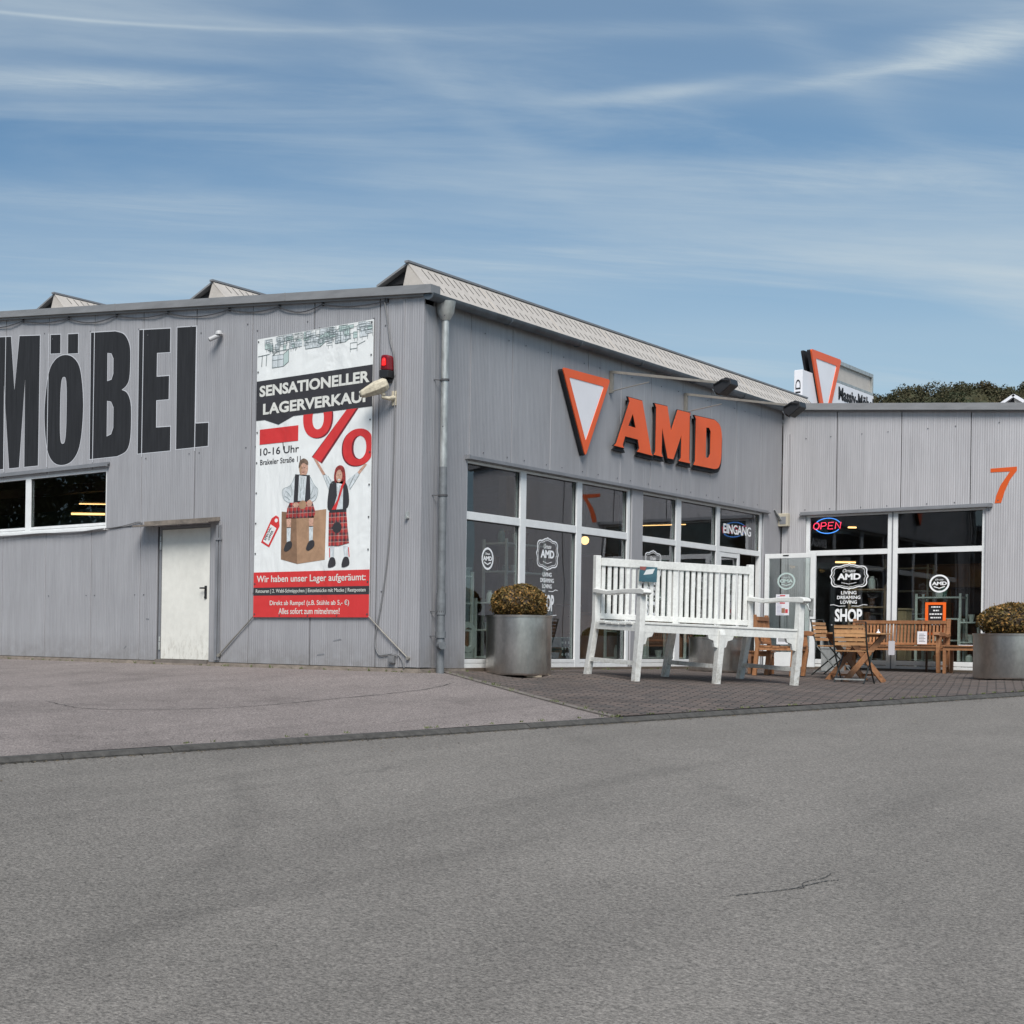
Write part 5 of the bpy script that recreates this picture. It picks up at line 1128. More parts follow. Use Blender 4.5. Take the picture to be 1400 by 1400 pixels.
mb = MB(); mb.rect(KB, 2.48, 2.525, .6, 1.17, .0125, .03); mb.rect(KB, 2.755, 2.80, .6, 1.17, .0125, .03); mb.rect(KB, 2.525, 2.755, 1.125, 1.17, .0125, .03); mb.rect(KB, 2.525, 2.755, .6, .645, .0125, .03); mb.build('frame', mat('orange_frame', (.85, .13, .01), .5), t)
mb = MB()
for i, (a, b) in enumerate(((2.57, 2.71), (2.60, 2.69), (2.545, 2.74), (2.56, 2.72), (2.58, 2.70), (2.55, 2.73))): 
    z = 1.09 - i * .062; x = a
    while x < b: w = .02 + .02 * ((i * 7 + int(x * 90)) % 3) / 2; mb.rect(KB, x, min(x + w, b), z - .011, z + .011, .0125, .0135); x += w + .010
mb.build('chalk_writing', m_sticker, t)
mb = MB(); 
for x in (2.50, 2.78): mb.bar((x, Y3 - .075, gzf(x, Y3 - .1) + .003), (x - .0, Y3 - .080, .60), .03, .03)
mb.build('stand', m_beam, t)
for nm, r, lab in (('notice', (.20, .43, 1.31, 1.19), 'white notice with red print taped in the middle of the open door'), ('notice', (.20, .43, 1.175, .93), 'lower white poster with small coloured picture on the open door')):
    mb = MB(); mb.rect(LF, r[0], r[1], r[3], r[2], .0065, .0085, 0)
    z = r[2] - .03
    while z > r[3] + .02: mb.rect(LF, r[0] + .02, r[1] - .03 - .05 * ((int(z * 1000)) % 3), z - .008, z, .0086, .0092, 2); z -= .024
    mb.rect(LF, r[0] + .07, r[1] - .07, r[2] - .035, r[2] - .012, .0093, .0097, 1)
    if r[3] < 1: mb.rect(LF, .30, .36, .97, 1.06, .0093, .0097, 3); mb.rect(LF, .365, .41, .97, 1.04, .0093, .0097, 1)
    tag(mb.build(nm, [m_paper, flat('print_red2', (.55, .05, .06)), flat('print_blue', (.28, .28, .42)), flat('print_brown', (.3, .16, .10))]), lab, 'notice')
mb = MB(); mb.rect(LF, .22, .42, .40, .58, .0065, .0085, 0); mb.rect(LF, .25, .39, .45, .54, .0086, .0092, 1); tag(mb.build('notice', [m_paper, flat('print_grey', (.35, .35, .36))]), 'pale square label low on the open glass door', 'notice')

# ================================================================ street furniture and goods outside
def planter(x, y, r, h, zb, label, ball, leaf=None, group='round steel planters by the shop windows', par=1.0):
    t = thing('planter', (x, y, zb), label, 'planter', group)
    mb = MB(); mb.lathe([(.001, .02), (r - .01, .0), (r - .003, .012), (r, .03), (r, h - .03), (r + .012, h - .028), (r + .014, h), (r - .012, h), (r - .02, h - .05), (r - .02, h - .12)], (x, y, zb), 64)
    mb.rect(Basis((x, y, zb), RT, UP, -FW), -.003, .003, .02, h - .03, r * .985, r + .004)
    mb.build('pot', m_steel, t, smooth=True)
    mb = MB(); mb.lathe([(r - .02, h - .09), (r * .5, h - .06), (.001, h - .05)], (x, y, zb), 32); mb.build('soil', m_soil, t)
    return t
rng = np.random.default_rng(21)
def boxball(x, y, zc, rx, rz_, label, m, N=5200, par=None):
    t = thing('box_shrub', (x, y, zc - rz_), label, 'shrub', 'clipped round shrubs in planters')
    mb = MB(); leaves(mb, rng, (x, y, zc), rx, int(N * 1.25), .0225, (1, 1, rz_ / rx), .30, noise=.13); leaves(mb, rng, (x, y, zc), rx * 1.03, N // 12, .021, (1, 1, rz_ / rx), .05, noise=.18)
    mb.build('foliage', m, t)
    mb = MB(); mb.lathe([(rx * .84 * math.sin(a), -rz_ * .84 * math.cos(a)) for a in np.linspace(.02, 3.12, 16)], (x, y, zc), 24); mb.tube([(x, y, zc - rz_ - .1), (x, y, zc - rz_ * .5)], .03, 8)
    mb.build('branches', m_bark, t)
def at(px, D):   # measured plan position: bearing as image column, depth in metres
    k = (px - 120) / 1963.4; q = CAM + FW * D + RT * k * D; return q.x, q.y
xL, yL = at(709, 19.42); zL = -.078
planter(xL, yL, .425, .80, zL, 'tall round steel planter on blocks near the downpipe', 1)
boxball(xL, yL, zL + .80 + .16, .375, .255, 'brown green clipped box ball in the tall steel planter', m_box)
mb = MB(); gg = gzf(xL, yL)
for k, (a, b) in enumerate(((.10, -.33), (.36, -.20), (.12, .25), (-.3, -.1))):
    c = Vector((xL, yL, 0)) + RT * a - FW * (-b); z0 = gzf(c.x, c.y) + .004
    blk = MB(); blk.prism(Basis((c.x, c.y, 0), RT, -FW, UP), [(-.10, -.06), (.10, -.06), (.10, .06), (-.10, .06)], z0, zL - .001)
    tag(blk.build('wood_block', m_pallet, bevel=.004), 'weathered wooden block propping up the left planter', 'wood block', 'wooden blocks under the left planter')
xB, yB = at(981, 22.9); planter(xB, yB, .42, .55, gzf(xB, yB) + .01, 'low steel planter behind the right end of the white bench', 1)
boxball(xB, yB, gzf(xB, yB) + .58, .36, .16, 'low green shrub in the planter behind the white bench', m_boxg, 3000)
xR, yR = at(1386, 20.7); zR = gzf(xR, yR) + .012
planter(xR, yR, .50, .65, zR, 'broad steel planter cut by the right picture edge', 1)
boxball(xR - .0, yR, zR + .66 + .17, .44, .27, 'brown clipped box ball in the broad planter at the right edge', m_box, 5600)

def bench(name, L, D, seat, back, arm, w, nslat, slw, legs, mtx, label, cat, m, drops=(0, 0), bevel=.006, brackets=False, rail=.10, seats=7, splay=.12):
    """local axes: x along the bench, y to the front, z up; origin under the back left leg"""
    t = thing(name, None, label, cat, mtx=mtx)
    h = w / 2; dB, dF = drops
    Bs = lambda x: Basis((x, 0, 0), (0, 1, 0), (0, 0, 1), (1, 0, 0))
    for i, x in enumerate(legs):
        endleg = i in (0, len(legs) - 1)
        mb = MB(); top = back + (.03 if endleg else -rail)
        mb.prism(Bs(x), [(-splay - h, -dB), (-splay + h, -dB), (h, seat), (h * .8 - .05, top), (-h * .9 - .05, top), (-h, seat)], -h, h); mb.build('leg', m, t, True, bevel=bevel)
        mb = MB(); ft = arm if endleg else seat - .04
        mb.prism(Bs(x), [(D - h - .02, -dF), (D + h - .02, -dF), (D + h + .02, seat - .1), (D + h, ft), (D - h, ft), (D - h, seat - .1)], -h, h); mb.build('leg', m, t, True, bevel=bevel)
        mb = MB(); mb.bar((x, -splay * .6, seat * .27), (x, D - h, seat * .27), w * .45, w * .7); mb.build('stretcher', m, t, True)
        if endleg:
            mb = MB(); a = arm; ww = w * .75
            mb.prism(Bs(x), [(-.02, a + .03), (D * .30, a - .0), (D * .68, a + .028), (D + .05, a + .038), (D + .115, a + .020), (D + .13, a - .015), (D + .10, a - .04), (D + .03, a - .035), (D * .65, a - .03), (D * .30, a - .055), (-.02, a - .03)], -ww, ww)
            mb.build('armrest', m, t, True, bevel=bevel * 1.5)
    mb = MB(); xa, xb = legs[0] + h, legs[-1] - h
    mb.rect(Basis((0, -.03, 0), (1, 0, 0), (0, 0, 1), (0, 1, 0)), xa, xb, back - rail, back, -.025, .03); mb.rect(Basis((0, .0, 0), (1, 0, 0), (0, 0, 1), (0, 1, 0)), xa, xb, seat + .03, seat + .03 + rail * .7, -.02, .025)
    mb.build('back_rail', m, t, True, bevel=bevel)
    mb = MB(); pit = (xb - xa) / nslat
    for k in range(nslat):
        c = xa + (k + .5) * pit; mb.bar((c, .006, seat + .03 + rail * .7), (c, -.028, back - rail), slw, .018, up=(0, 1, 0))
    mb.build('back_slats', m, t, True)
    mb = MB(); y = -.01; pw = (D + .06) / seats
    for k in range(seats):
        dz = -.03 * math.sin(math.pi * (k + .5) / seats) * (seat / .7)
        mb.box(legs[0] - h if 0 < k < seats - 1 else xa, legs[-1] + h if 0 < k < seats - 1 else xb, y + k * pw, y + (k + .86) * pw, seat - .005 + dz, seat + .022 + dz)
    mb.build('seat', m, t, True, bevel=bevel * .6)
    mb = MB(); mb.box(xa, xb, D - .02, D + .02, seat - rail * 1.05, seat - .006); mb.box(xa, xb, -.02, .02, seat - rail, seat - .006)
    for x in (legs[0], legs[-1]): mb.box(x - .02, x + .02, h, D - h, seat - rail, seat - .02)
    mb.build('seat_rail', m, t, True)
    if brackets:
        mb = MB(); BF = Basis((0, D, 0), (1, 0, 0), (0, 0, 1), (0, 1, 0)); zt = seat - rail * 1.05
        for x, sgs in ((legs[0], (1,)), (legs[len(legs) // 2], (-1, 1)), (legs[-1], (-1,))):
            for sgn in sgs:
                e = x + sgn * h; mb.prism(BF, [(e, zt), (e + sgn * .16, zt), (e + sgn * .14, zt - .05), (e + sgn * .07, zt - .07), (e + sgn * .05, zt - .15), (e, zt - .16)], -.018, .018)
        mb.build('bracket', m, t, True)
    return t
# the giant white bench
bl = Vector((1.32, 2.10, -.04)); br_ = Vector((2.47, 4.22, -.095)); fl = Vector((2.13, 1.66, -.075))
ex = (br_ - bl).normalized(); ey = (fl - bl); ey = (ey - ex * ey.dot(ex)).normalized(); ez = ex.cross(ey)
if ez.z < 0: ez = -ez
Mb = Matrix((ex, ey, ez)).transposed().to_4x4(); Mb.translation = bl
Lb = (br_ - bl).length
bench('garden_bench', Lb, .91, .70, 1.535, 1.10, .078, 25, .054, (.0, Lb / 2, Lb), Mb, 'oversized white slatted wooden bench standing in front of the shop windows', 'bench', m_bench, drops=(.02, .055), brackets=True, rail=.105)
# picture card hanging in its back
mb = MB(); CB = Basis(bl, ex, ez, ey); 
mb.rect(CB, .60, .87, 1.25, 1.45, .03, .036, 0); mb.prism(CB, [(.60, 1.25), (.87, 1.25), (.87, 1.33), (.72, 1.30), (.60, 1.38)], .0362, .038, 1); mb.prism(CB, [(.66, 1.34), (.80, 1.36), (.83, 1.43), (.70, 1.41)], .0362, .038, 2); mb.prism(CB, [(.60, 1.41), (.68, 1.40), (.70, 1.45), (.60, 1.45)], .0362, .038, 3)
tag(mb.build('picture_card', [flat('card_blue', (.05, .12, .15), .3), flat('card_teal', (.04, .10, .13), .3), flat('card_white', (.6, .62, .62), .3), flat('card_red', (.25, .08, .07), .3)]), 'small glossy picture card tied to the back of the white bench', 'card')

# teak three seater against the annex window
def wmat(x, y, z, ang): return Matrix.Translation((x, y, z)) @ Matrix.Rotation(ang, 4, 'Z')
# local +y must point to the street (-Y): rotate by pi, origin is then the right end seen from outside
bench('garden_bench', 1.56, .52, .44, .90, .66, .055, 26, .032, (0, 1.5), wmat(2.86, 11.88, gzf(2.8, 11.6) + .004, math.pi), 'teak garden bench with vertical back slats below the annex window', 'bench', m_teak, bevel=.003, rail=.06, seats=6, splay=.04)
mb = MB(); PB = Basis((2.52, 11.80, 0), (1, 0, 0), (0, 0, 1), (0, -1, 0)); mb.rect(PB, -.075, .075, .44, .66, .12, .122, 0)
for k in range(6): mb.rect(PB, -.05, .05 - .02 * (k % 2), .48 + k * .026, .488 + k * .026, .1225, .123, 1)
mb.tube([PB(0, .66, .12), PB(-.02, .80, .09), PB(0, .84, .07)], .002, 4, 1)
tag(mb.build('price_tag', [m_paper, m_cable]), 'white paper price tag hanging on the teak bench', 'price tag')
# armchair behind the white bench
ax_, ay_ = at(1072, 21.6); fdir = (RT * .75 - FW * .66).normalized(); ang = math.atan2(fdir.y, fdir.x) - math.pi / 2
bench('garden_armchair', .58, .50, .44, .88, .64, .055, 8, .035, (0, .58), wmat(*at(1052, 21.9), gzf(*at(1052, 21.9)) + .004, ang), 'teak armchair half hidden behind the right end of the white bench', 'armchair', m_teak, bevel=.003, rail=.06, seats=5, splay=.04)
# low footstool left of it
def stool(x, y, ang, L, D, H, label, w=.045, cat='side table', lean=0):
    t = thing('side_table' if cat == 'side table' else 'footstool', None, label, cat, mtx=wmat(x, y, gzf(x, y) + .004, ang))
    for sx in (-1, 1):
        for sy in (-1, 1):
            mb = MB(); mb.bar((sx * (L / 2 - w + lean), sy * (D / 2 - w), 0), (sx * (L / 2 - w), sy * (D / 2 - w), H - .025), w, w, up=(0, 1, 0)); mb.build('leg', m_teak, t, True, bevel=.003)
    mb = MB(); mb.box(-L / 2 + w * 1.5, L / 2 - w * 1.5, -D / 2 + w * .6, -D / 2 + w * 1.2, H - .085, H - .026); mb.box(-L / 2 + w * 1.5, L / 2 - w * 1.5, D / 2 - w * 1.2, D / 2 - w * .6, H - .085, H - .026); mb.box(-L / 2 + w * .6, -L / 2 + w * 1.2, -D / 2 + w * 1.5, D / 2 - w * 1.5, H - .085, H - .026); mb.box(L / 2 - w * 1.2, L / 2 - w * .6, -D / 2 + w * 1.5, D / 2 - w * 1.5, H - .085, H - .026); mb.build('apron', m_teak, t, True)
    mb = MB(); n = 5
    for k in range(n): mb.box(-L / 2, L / 2, -D / 2 + k * D / n + .004, -D / 2 + (k + 1) * D / n - .004, H - .025, H)
    mb.build('table_top' if cat == 'side table' else 'seat', m_teak, t, True, bevel=.003)
    return t
stool(3.22, 11.45, 0, .56, .50, .48, 'small square teak side table between the bench and right planter')
stool(*at(1041, 22.3), ang + .2, .42, .38, .36, 'low teak footstool behind the right leg of the white bench', cat='footstool', lean=.06)
mb = MB(); mb.box(3.18, 3.42, 11.30, 11.45, gzf(3.2, 11.4) + .4845, gzf(3.2, 11.4) + .494); tag(mb.build('booklet', m_paper), 'white booklet lying on the small teak side table', 'booklet')
# folding table: round top, crossed wooden legs
tx, ty = at(1170, 21.0); tz = gzf(tx, ty); tt = thing('folding_table', None, 'octagonal teak folding table with crossed wooden legs between two chairs', 'table', mtx=wmat(tx, ty, tz, math.atan2(RT.y, RT.x)))
mb = MB()
oc = [(.47 * math.cos(R_(22.5 + 45 * k)), .47 * math.sin(R_(22.5 + 45 * k))) for k in range(8)]
BZ = Basis((0, 0, 0), (1, 0, 0), (0, 1, 0), (0, 0, 1))
for k in range(8):
    y0, y1 = -.43 + k * .1085, -.43 + k * .1085 + .1
    xw = lambda y: min(.434, .434 + .18 - abs(y)) if abs(y) > .18 else .434
    mb.prism(BZ, [(-xw(y0), y0), (xw(y0), y0), (xw(y1), y1), (-xw(y1), y1)], .69, .712)
mb.build('table_top', m_teak2, tt, True, bevel=.003)
mb = MB(); mb.box(-.30, .30, -.26, -.20, .655, .688); mb.box(-.30, .30, .20, .26, .655, .688); mb.build('apron', m_teak, tt, True)
for sx in (-1, 1):
    for y in (-.24, .24):
        mb = MB(); yy = y + (.025 if sx > 0 else -.025); mb.bar((sx * .30, yy, .0), (-sx * .26, yy, .68), .075, .03, up=(0, 1, 0)); mb.build('leg', m_teak, tt, True, bevel=.003)
    mb = MB(); mb.bar((sx * .245, -.24, .10), (sx * .245, .24, .10), .03, .03); mb.build('stretcher', m_teak, tt, True)
mb = MB(); q = tt.matrix_basis @ Vector((.30, -.05, .714)); mb.lathe([(.001, .0), (.03, .0), (.02, .02), (.008, .03), (.012, .05), (.001, .055)], q, 12); tag(mb.build('ornament', m_signwhite), 'tiny white figure standing on the octagonal table', 'ornament')
mb = MB(); q = tt.matrix_basis @ Vector((.30, -.40, .0)); TB = Basis(q, RT, UP, -FW); mb.rect(TB, -.045, .045, .40, .60, .0, .002, 0); mb.tube([TB(0, .60, 0), TB(.01, .68, -.01)], .002, 4, 1)
tag(mb.build('price_tag', [flat('tag_grey', (.42, .40, .42)), m_cable]), 'grey paper tag hanging from the edge of the octagonal table', 'price tag')
def foldchair(px, D, facing, label):
    x, y = at(px, D); a = math.atan2(facing.y, facing.x) - math.pi / 2
    t = thing('folding_chair', None, label, 'folding chair', 'folding bistro chairs at the octagonal table', mtx=wmat(x, y, gzf(x, y) + .003, a))
    for sx in (-.21, .21):
        mb = MB(); mb.tube([(sx, .22, 0.0), (sx, .02, .22), (sx, -.17, .45), (sx, -.22, .62), (sx, -.27, .86)], .011, 6); mb.build('leg', m_iron, t, True)
        i = .9 * sx; mb = MB(); mb.tube([(i, -.26, 0.0), (i, -.06, .18), (i, .12, .34), (i, .19, .44)], .011, 6); mb.build('leg', m_iron, t, True)
    mb = MB(); mb.bar((-.19, -.22, .06), (.19, -.22, .06), .008, .022); mb.build('stretcher', m_galv, t, True)
    mb = MB()
    for k in range(7): mb.box(-.20, .20, -.17 + k * .057, -.17 + k * .057 + .046, .448, .466)
    mb.build('seat', m_teak2, t, True, bevel=.003)
    mb = MB()
    for k in range(5):
        z = .56 + k * .060; y = -.205 - (z - .56) * .22; mb.bar((-.215, y + .014, z), (.215, y + .014, z), .014, .046, up=(0, 0, 1))
    mb.build('backrest', m_teak2, t, True)
    mb = MB(); mb.bar((-.215, -.272, .866), (.215, -.272, .866), .016, .014); mb.build('top_bar', m_iron, t, True)
foldchair(1168, 20.35, (FW * .74 + RT * .67).normalized(), 'teak and iron folding chair with its back to the street')
foldchair(1141, 22.2, (RT * .62 - FW * .78).normalized(), 'teak and iron folding chair on the far left side of the table')
# tall grey metal bin by the annex window
t = thing('metal_bin', (*at(1139, 24.2), 0), 'grey metal bin with dark opening by the annex window', 'bin'); bx, by = at(1139, 24.2); bz = gzf(bx, by) + .008
BB = Basis((bx, by, bz), (1, 0, 0), (0, 0, 1), (0, -1, 0))
mb = MB(); mb.prism(BB, [(-.14, 0), (.14, 0), (.15, .38), (-.15, .38)], -.13, .13); mb.rect(BB, -.16, .16, .38, .41, -.14, .14); mb.rect(BB, -.16, -.125, .41, .56, -.14, .14); mb.rect(BB, .125, .16, .41, .56, -.14, .14); mb.rect(BB, -.16, .16, .56, .60, -.14, .14); mb.build('body', m_galv, t, bevel=.004)
mb = MB(); mb.rect(BB, -.125, .125, .41, .56, -.13, .05); mb.build('opening', m_dark, t)

# ================================================================ inside the shop
def tube_light(p, d, L, label, group='tube lights inside the store'):
    t = thing('ceiling_light', tuple(p), label, 'ceiling light', group); p = Vector(p); d = Vector(d).normalized()
    mb = MB(); soft = 'seen' in label or 'strip' in label; mb.tube([p - d * L / 2, p + d * L / 2], .010 if 'upper' in label else .020, 8); mb.build('tube', m_tube_soft if soft else m_tube_fill, t)
    mb = MB(); mb.bar(p - d * L / 2 + Vector((0, 0, .04)), p + d * L / 2 + Vector((0, 0, .04)), .05, .025); mb.build('housing', m_lampbox, t)
for p, d, L, lab in (((-3.05, 7.63, 3.54), (0, 1, 0), 1.2, 'warm tube light seen at the top of the leftmost facade pane'),
                     ((-6.2, 20.4, 3.45), (1, .25, 0), 1.5, 'warm tube light seen in the upper pane right of the pier'),
                     ((-9.8, 3.5, 2.73), RT, .66, 'bright warm tube light low in the strip window'),
                     ((-9.75, 3.62, 2.93), RT, .6, 'upper tube light seen in the strip window'),
                     ((-2.35, 22.7, 2.5), RT, .5, 'warm tube light seen above the white badge of the annex window'),
                     ((-2.26, 22.86, 3.38), RT, .2, 'short warm light seen beside the neon sign'),
                     ((2.5, 18, 3.6), (1, 0, 0), 1.2, 'added fill tube brightening the annex room from high up'), ((1.5, 15.2, 3.9), (1, 0, 0), 1.5, 'added fill tube just inside the annex roof'), ((2.5, 24, 3.7), (1, 0, 0), 1.5, 'added fill tube at the far end of the annex room'), ((-1.9, 2.6, 4.1), (0, 1, 0), 1.5, 'added fill tube brightening the first display from above'), ((-1.9, 9.0, 4.1), (0, 1, 0), 1.5, 'added fill tube brightening the dresser from above'), ((-4.0, 4.0, 4.0), (0, 1, 0), 1.2, 'added fill tube under the roof near the front bays'), ((-4.0, 13.0, 4.0), (0, 1, 0), 1.2, 'added fill tube under the roof level with the entrance')):  # tubes on this line are out of view, added as fill for the rooms
    tube_light(p, d, L, lab)
t = thing('pendant_lamp', (-1.16, 6.71, 2.08), 'glowing round bulb hanging inside behind the third facade bay', 'pendant lamp')
mb = MB(); mb.lathe([(.001, .07), (.04, .06), (.065, .02), (.06, -.03), (.03, -.065), (.001, -.07)], (-1.16, 6.71, 2.08), 16); mb.build('bulb', m_tube_soft, t, smooth=True)
mb = MB(); mb.tube([(-1.16, 6.71, 2.14), (-1.16, 6.71, 4.6)], .006, 5); mb.build('cord', m_black, t)
m_shab = mat('shabby_white', (.62, .64, .60), .7, var=.15, vs=10); m_dwood = mat('dark_furniture', (.11, .05, .03), .5, var=.25, vs=6); m_glassy = mat('green_jar', (.14, .24, .2), .15)
def shelf(x, y, w, d, h, n, label, m, goods=True, rz=0):
    t = thing('shelf_unit', (x, y, 0), label, 'shelf'); 
    mb = MB()
    for sx in (-1, 1):
        for sy in (-1, 1): mb.bar((x + sx * w / 2, y + sy * d / 2, .003), (x + sx * w / 2, y + sy * d / 2, h), .035, .035, up=(0, 1, 0))
    mb.build('frame', m, t)
    for k in range(n):
        z = .12 + k * (h - .2) / (n - 1); mb = MB(); mb.box(x - w / 2, x + w / 2, y - d / 2, y + d / 2, z, z + .025); mb.build('shelf', m, t)
        if goods:
            r2 = random.Random(int(x * 10 + y * 7 + k)); yy = y - d / 2 + .1
            while yy < y + d / 2 - .08:
                rr_ = r2.uniform(.04, .07); hh = r2.uniform(.1, .24); mb = MB(); kind = r2.random()
                if kind < .5: mb.lathe([(.001, 0), (rr_ * .8, 0), (rr_, hh * .3), (rr_ * .9, hh * .7), (rr_ * .5, hh * .85), (rr_ * .6, hh), (.001, hh)], (x + r2.uniform(-.05, .05), yy, z + .026), 14); nm = 'jar'
                else: mb.lathe([(.001, 0), (rr_ * .5, 0), (rr_ * .9, hh * .8), (rr_, hh), (rr_ * .9, hh), (rr_ * .4, .02), (.001, .02)], (x + r2.uniform(-.05, .05), yy, z + .026), 14); nm = 'pot'
                tag(mb.build(nm, r2.choice([m_shab, m_glassy, m_dwood, m_shab]), smooth=True), 'small ' + nm + ' on the ' + label, nm, 'small goods on the ' + label); yy += r2.uniform(.17, .30)
shelf(-.75, 1.75, .35, .95, 1.35, 4, 'white wire shelf in the leftmost shop window', m_shab)
shelf(-.80, 4.0, .4, 1.0, .75, 2, 'low white display table behind the second bay', m_shab)
shelf(-1.6, 5.2, .4, 1.2, 2.0, 5, 'pale tall shelf further inside behind the second bay', m_shab)
shelf(1.35, 12.75, .6, .35, 1.5, 5, 'wooden shelf of jars behind the annex badge', mat('mid_wood', (.34, .22, .13), .6, var=.2, vs=7))
shelf(2.45, 13.0, .7, .4, 1.35, 4, 'white goods shelf behind the right annex pane', m_shab)
shelf(3.0, 12.7, .3, .3, .9, 3, 'narrow plant stand behind the blackboard', m_shab)
def chest_(x0, x1, y0, y1, h, label, m, nd=3, face='x'):
    t = thing('chest', ((x0 + x1) / 2, (y0 + y1) / 2, 0), label, 'cabinet'); mb = MB(); mb.box(x0, x1, y0, y1, .08, h); mb.box(x0 - .02, x1 + .02, y0 - .02, y1 + .02, h + .001, h + .03)
    for a in (x0 + .03, x1 - .03):
        for b in (y0 + .03, y1 - .03): mb.box(a - .025, a + .025, b - .025, b + .025, .003, .079)
    mb.build('carcass', m, t, bevel=.004)
    for k in range(nd):
        za = .11 + k * (h - .13) / nd; zb = za + (h - .13) / nd - .02
        mb = MB()
        if face == 'x': mb.box(x1 + .001, x1 + .016, y0 + .03, y1 - .03, za, zb); mb.tube([(x1 + .016, (y0 + y1) / 2, (za + zb) / 2), (x1 + .04, (y0 + y1) / 2, (za + zb) / 2)], .015, 8)
        else: mb.box(x0 + .03, x1 - .03, y0 - .016, y0 - .001, za, zb); mb.tube([((x0 + x1) / 2, y0 - .016, (za + zb) / 2), ((x0 + x1) / 2, y0 - .04, (za + zb) / 2)], .015, 8)
        mb.build('drawer', m, t)
chest_(-1.3, -.75, 4.9, 5.8, .95, 'dark brown chest of drawers behind the white bench', m_dwood)
chest_(-1.3, -.7, 6.6, 7.6, .85, 'brown wooden dresser behind the middle leg of the white bench', mat('brown_dresser', (.22, .10, .05), .5, var=.3, vs=5))
chest_(-1.9, -1.3, 8.0, 9.1, 1.9, 'tall dark cupboard beside the entrance', m_dwood, 2)
chest_(1.72, 2.05, 12.42, 12.74, 1.05, 'stack of pale wooden crates behind the annex window', mat('crate_wood', (.30, .22, .13), .7, var=.25, vs=8), 3, 'y')
chest_(2.2, 3.2, 14.5, 15.1, 1.5, 'dark cabinet deep behind the right annex pane', m_dwood, 3, 'y')
shelf(-.7, 3.1, .35, .55, 1.0, 3, 'small white stand between the first and second bay', m_shab)
chest_(-2.3, -1.8, 2.9, 4.2, 1.5, 'pale painted cabinet further back in the second bay', m_shab, 3)
chest_(3.9, 5.2, 16.2, 16.8, 2.0, 'pale cupboard deep in the annex', m_shab, 3, 'y')
shelf(.3, 17.2, 1.6, .4, 2.1, 5, 'pale shelf deep behind the annex badge', m_shab)
chest_(.1, 1.5, 19.5, 20.1, 2.2, 'brown wardrobe far back behind the annex door', mat('wardrobe', (.26, .17, .11), .6, var=.2), 2, 'y')
shelf(-.55, 6.95, .3, .8, 1.5, 4, 'pale open shelf right of the pier', m_shab)
shelf(-.55, 8.5, .3, .8, 1.7, 4, 'tall pale shelf beside the entrance', m_shab)
t = thing('mirror', (-.55, 2.35, 0), 'round white framed mirror low in the leftmost shop window', 'mirror')
MBs = Basis((-.60, 2.12, .42), (0, 1, 0), (0, 0, 1), (1, 0, 0)); mb = MB(); mb.shape([ell(0, 0, .22, .22), ell(0, 0, .14, .14)], MBs, 0, .04); mb.rect(MBs, -.12, .12, -.40, -.2205, 0, .04); mb.build('frame', m_shab, t)
mb = MB(); mb.shape([ell(0, 0, .14, .14)], MBs, .01, .02); mb.build('glass', mat('mirror_glass', (.5, .5, .5), .05, 1.0), t)
t = thing('sofa', (-1.2, 4.75, 0), 'dark sofa corner with pale dots behind the left end of the white bench', 'sofa')
def dots(tq, p, g, last):
    vo = T(tq, 'ShaderNodeTexVoronoi'); vo.inputs['Scale'].default_value = 11; vo.inputs['Randomness'].default_value = 0.1; tq.links.new(g.outputs['Position'], vo.inputs['Vector'])
    tq.links.new(tmix(tq, tramp(tq, vo.outputs['Distance'], .22, .28, 1, 0), (.02, .045, .05), (.55, .58, .55)), p.inputs['Base Color'])
mb = MB(); mb.box(-.70, -.35, 4.42, 4.82, .06, .45); mb.box(-.86, -.70, 4.42, 4.82, .06, .95); mb.build('cushion', mat('dotted_fabric', (.03, .05, .06), .9, fn=dots), t, bevel=.03)
mb = MB()
for a in (-.80, -.42):
    for b in (4.46, 4.78): mb.box(a - .02, a + .02, b - .02, b + .02, .003, .059)
mb.build('leg', m_dwood, t)
# curtain-like pale partition seen at the top of the first bay
mb = MB(); mb.box(-2.4, -2.3, 2.0, 3.6, 0.003, 3.3); tag(mb.build('display_wall', mat('display_panel', (.33, .31, .31), .8)), 'tall pale display wall inside behind the first bay', 'display wall')

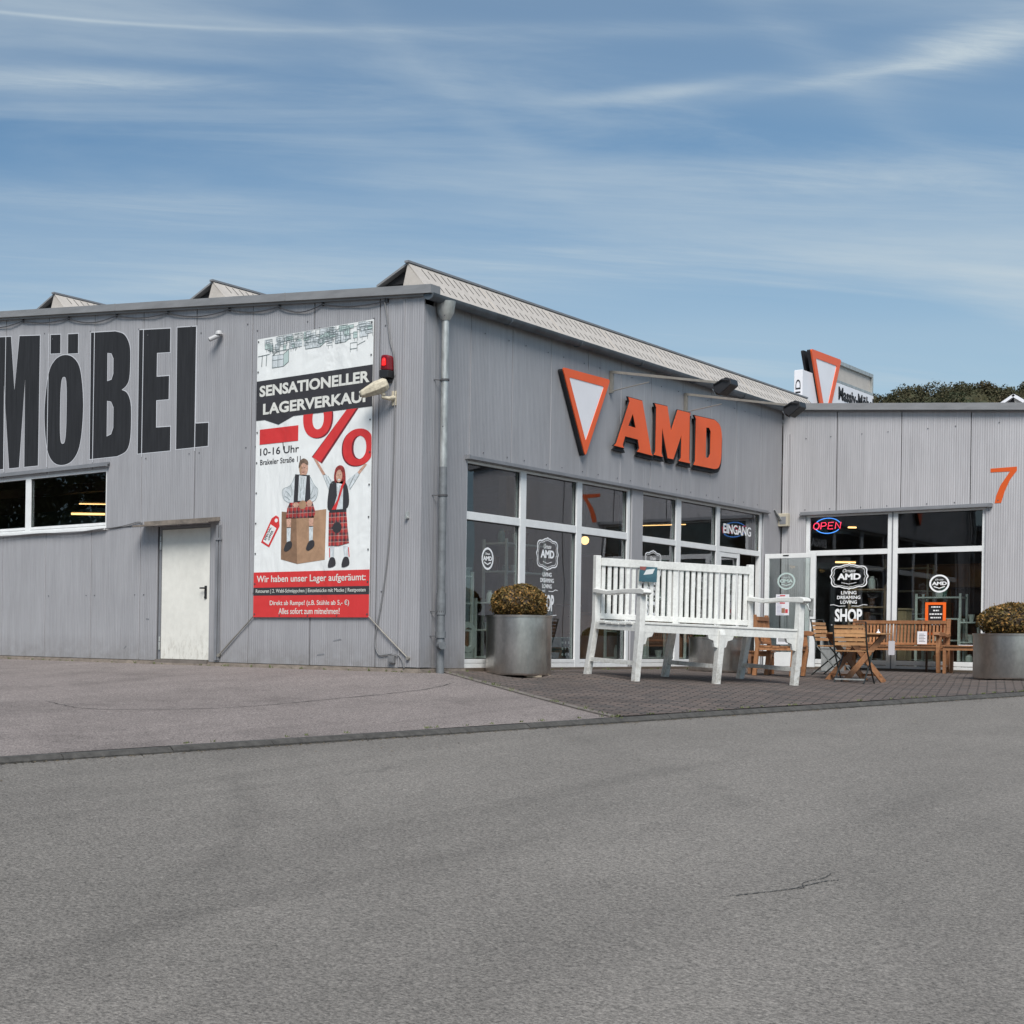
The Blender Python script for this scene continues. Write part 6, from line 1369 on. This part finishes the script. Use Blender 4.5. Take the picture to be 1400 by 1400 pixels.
# ================================================================ what stands across the street (seen mirrored in the panes)
def far_tree(x, y, H, label):
    t = thing('broadleaf_tree', (x, y, -.6), label, 'tree', 'trees mirrored in the strip window'); z = float(np.clip(zroad(x, y), -4, 1.5)) - .1 if True else 0
    mb = MB(); mb.tube([(x, y, z - .5), (x + .1, y, z + H * .3), (x - .1, y + .1, z + H * .6)], [.28, .2, .1], 8)
    for a in range(5): mb.tube([(x, y, z + H * .35), (x + math.cos(a * 1.3) * H * .18, y + math.sin(a * 1.3) * H * .18, z + H * .62)], [.1, .04], 6)
    mb.build('trunk', m_bark, t)
    mb = MB()
    for k in range(14):
        a = rng.uniform(0, 6.28); q = rng.uniform(0, H * .2); leaves(mb, rng, (x + q * math.cos(a), y + q * math.sin(a), z + H * rng.uniform(.4, .85)), H * rng.uniform(.14, .22), 700, .16, (1, 1, .85), .6, noise=.3)
    mb.build('crown', m_tree, t)
for i, (x, y, H) in enumerate(((-28, -22, 13), (-37, -26, 15), (-46, -32, 14), (-56, -36, 16), (-33, -34, 12), (-24, -30, 14))):
    far_tree(x, y, H, ('broad leafy tree mirrored in the high strip window'))
def neighbour(name, x0, x1, y0, y1, h, label, m, wins):
    t = thing(name, ((x0 + x1) / 2, (y0 + y1) / 2, -1), label, 'building'); zb = -3
    mb = MB(); mb.box(x0, x1, y0, y1, zb, h); mb.build('wall', m, t)
    mb = MB(); mb.box(x0 - .3, x1 + .3, y0 - .3, y1 + .3, h + .002, h + .35); mb.build('roof', m_fascia, t)
    n = int((x1 - x0) / 4)
    for k in range(n):
        a = x0 + 1 + k * (x1 - x0 - 1) / n; f = Basis((0, y1, 0), (1, 0, 0), (0, 0, 1), (0, 1, 0))
        for z in wins: mb = MB(); mb.rect(f, a, a + 2.2, z, z + 1.3, .001, .03); mb.build('window', m_dark, t)
neighbour('warehouse', -22, 24, -62, -46, 6.5, 'plain grey warehouse across the street mirrored in the panes', mat('neighbour_grey', (.16, .16, .17), .8, var=.1), (.8, 3.4))
neighbour('workshop', 30, 60, 30, 46, 6.0, 'low brown workshop up the street mirrored in the panes', mat('neighbour_brown', (.14, .11, .10), .8, var=.1), (.8,))
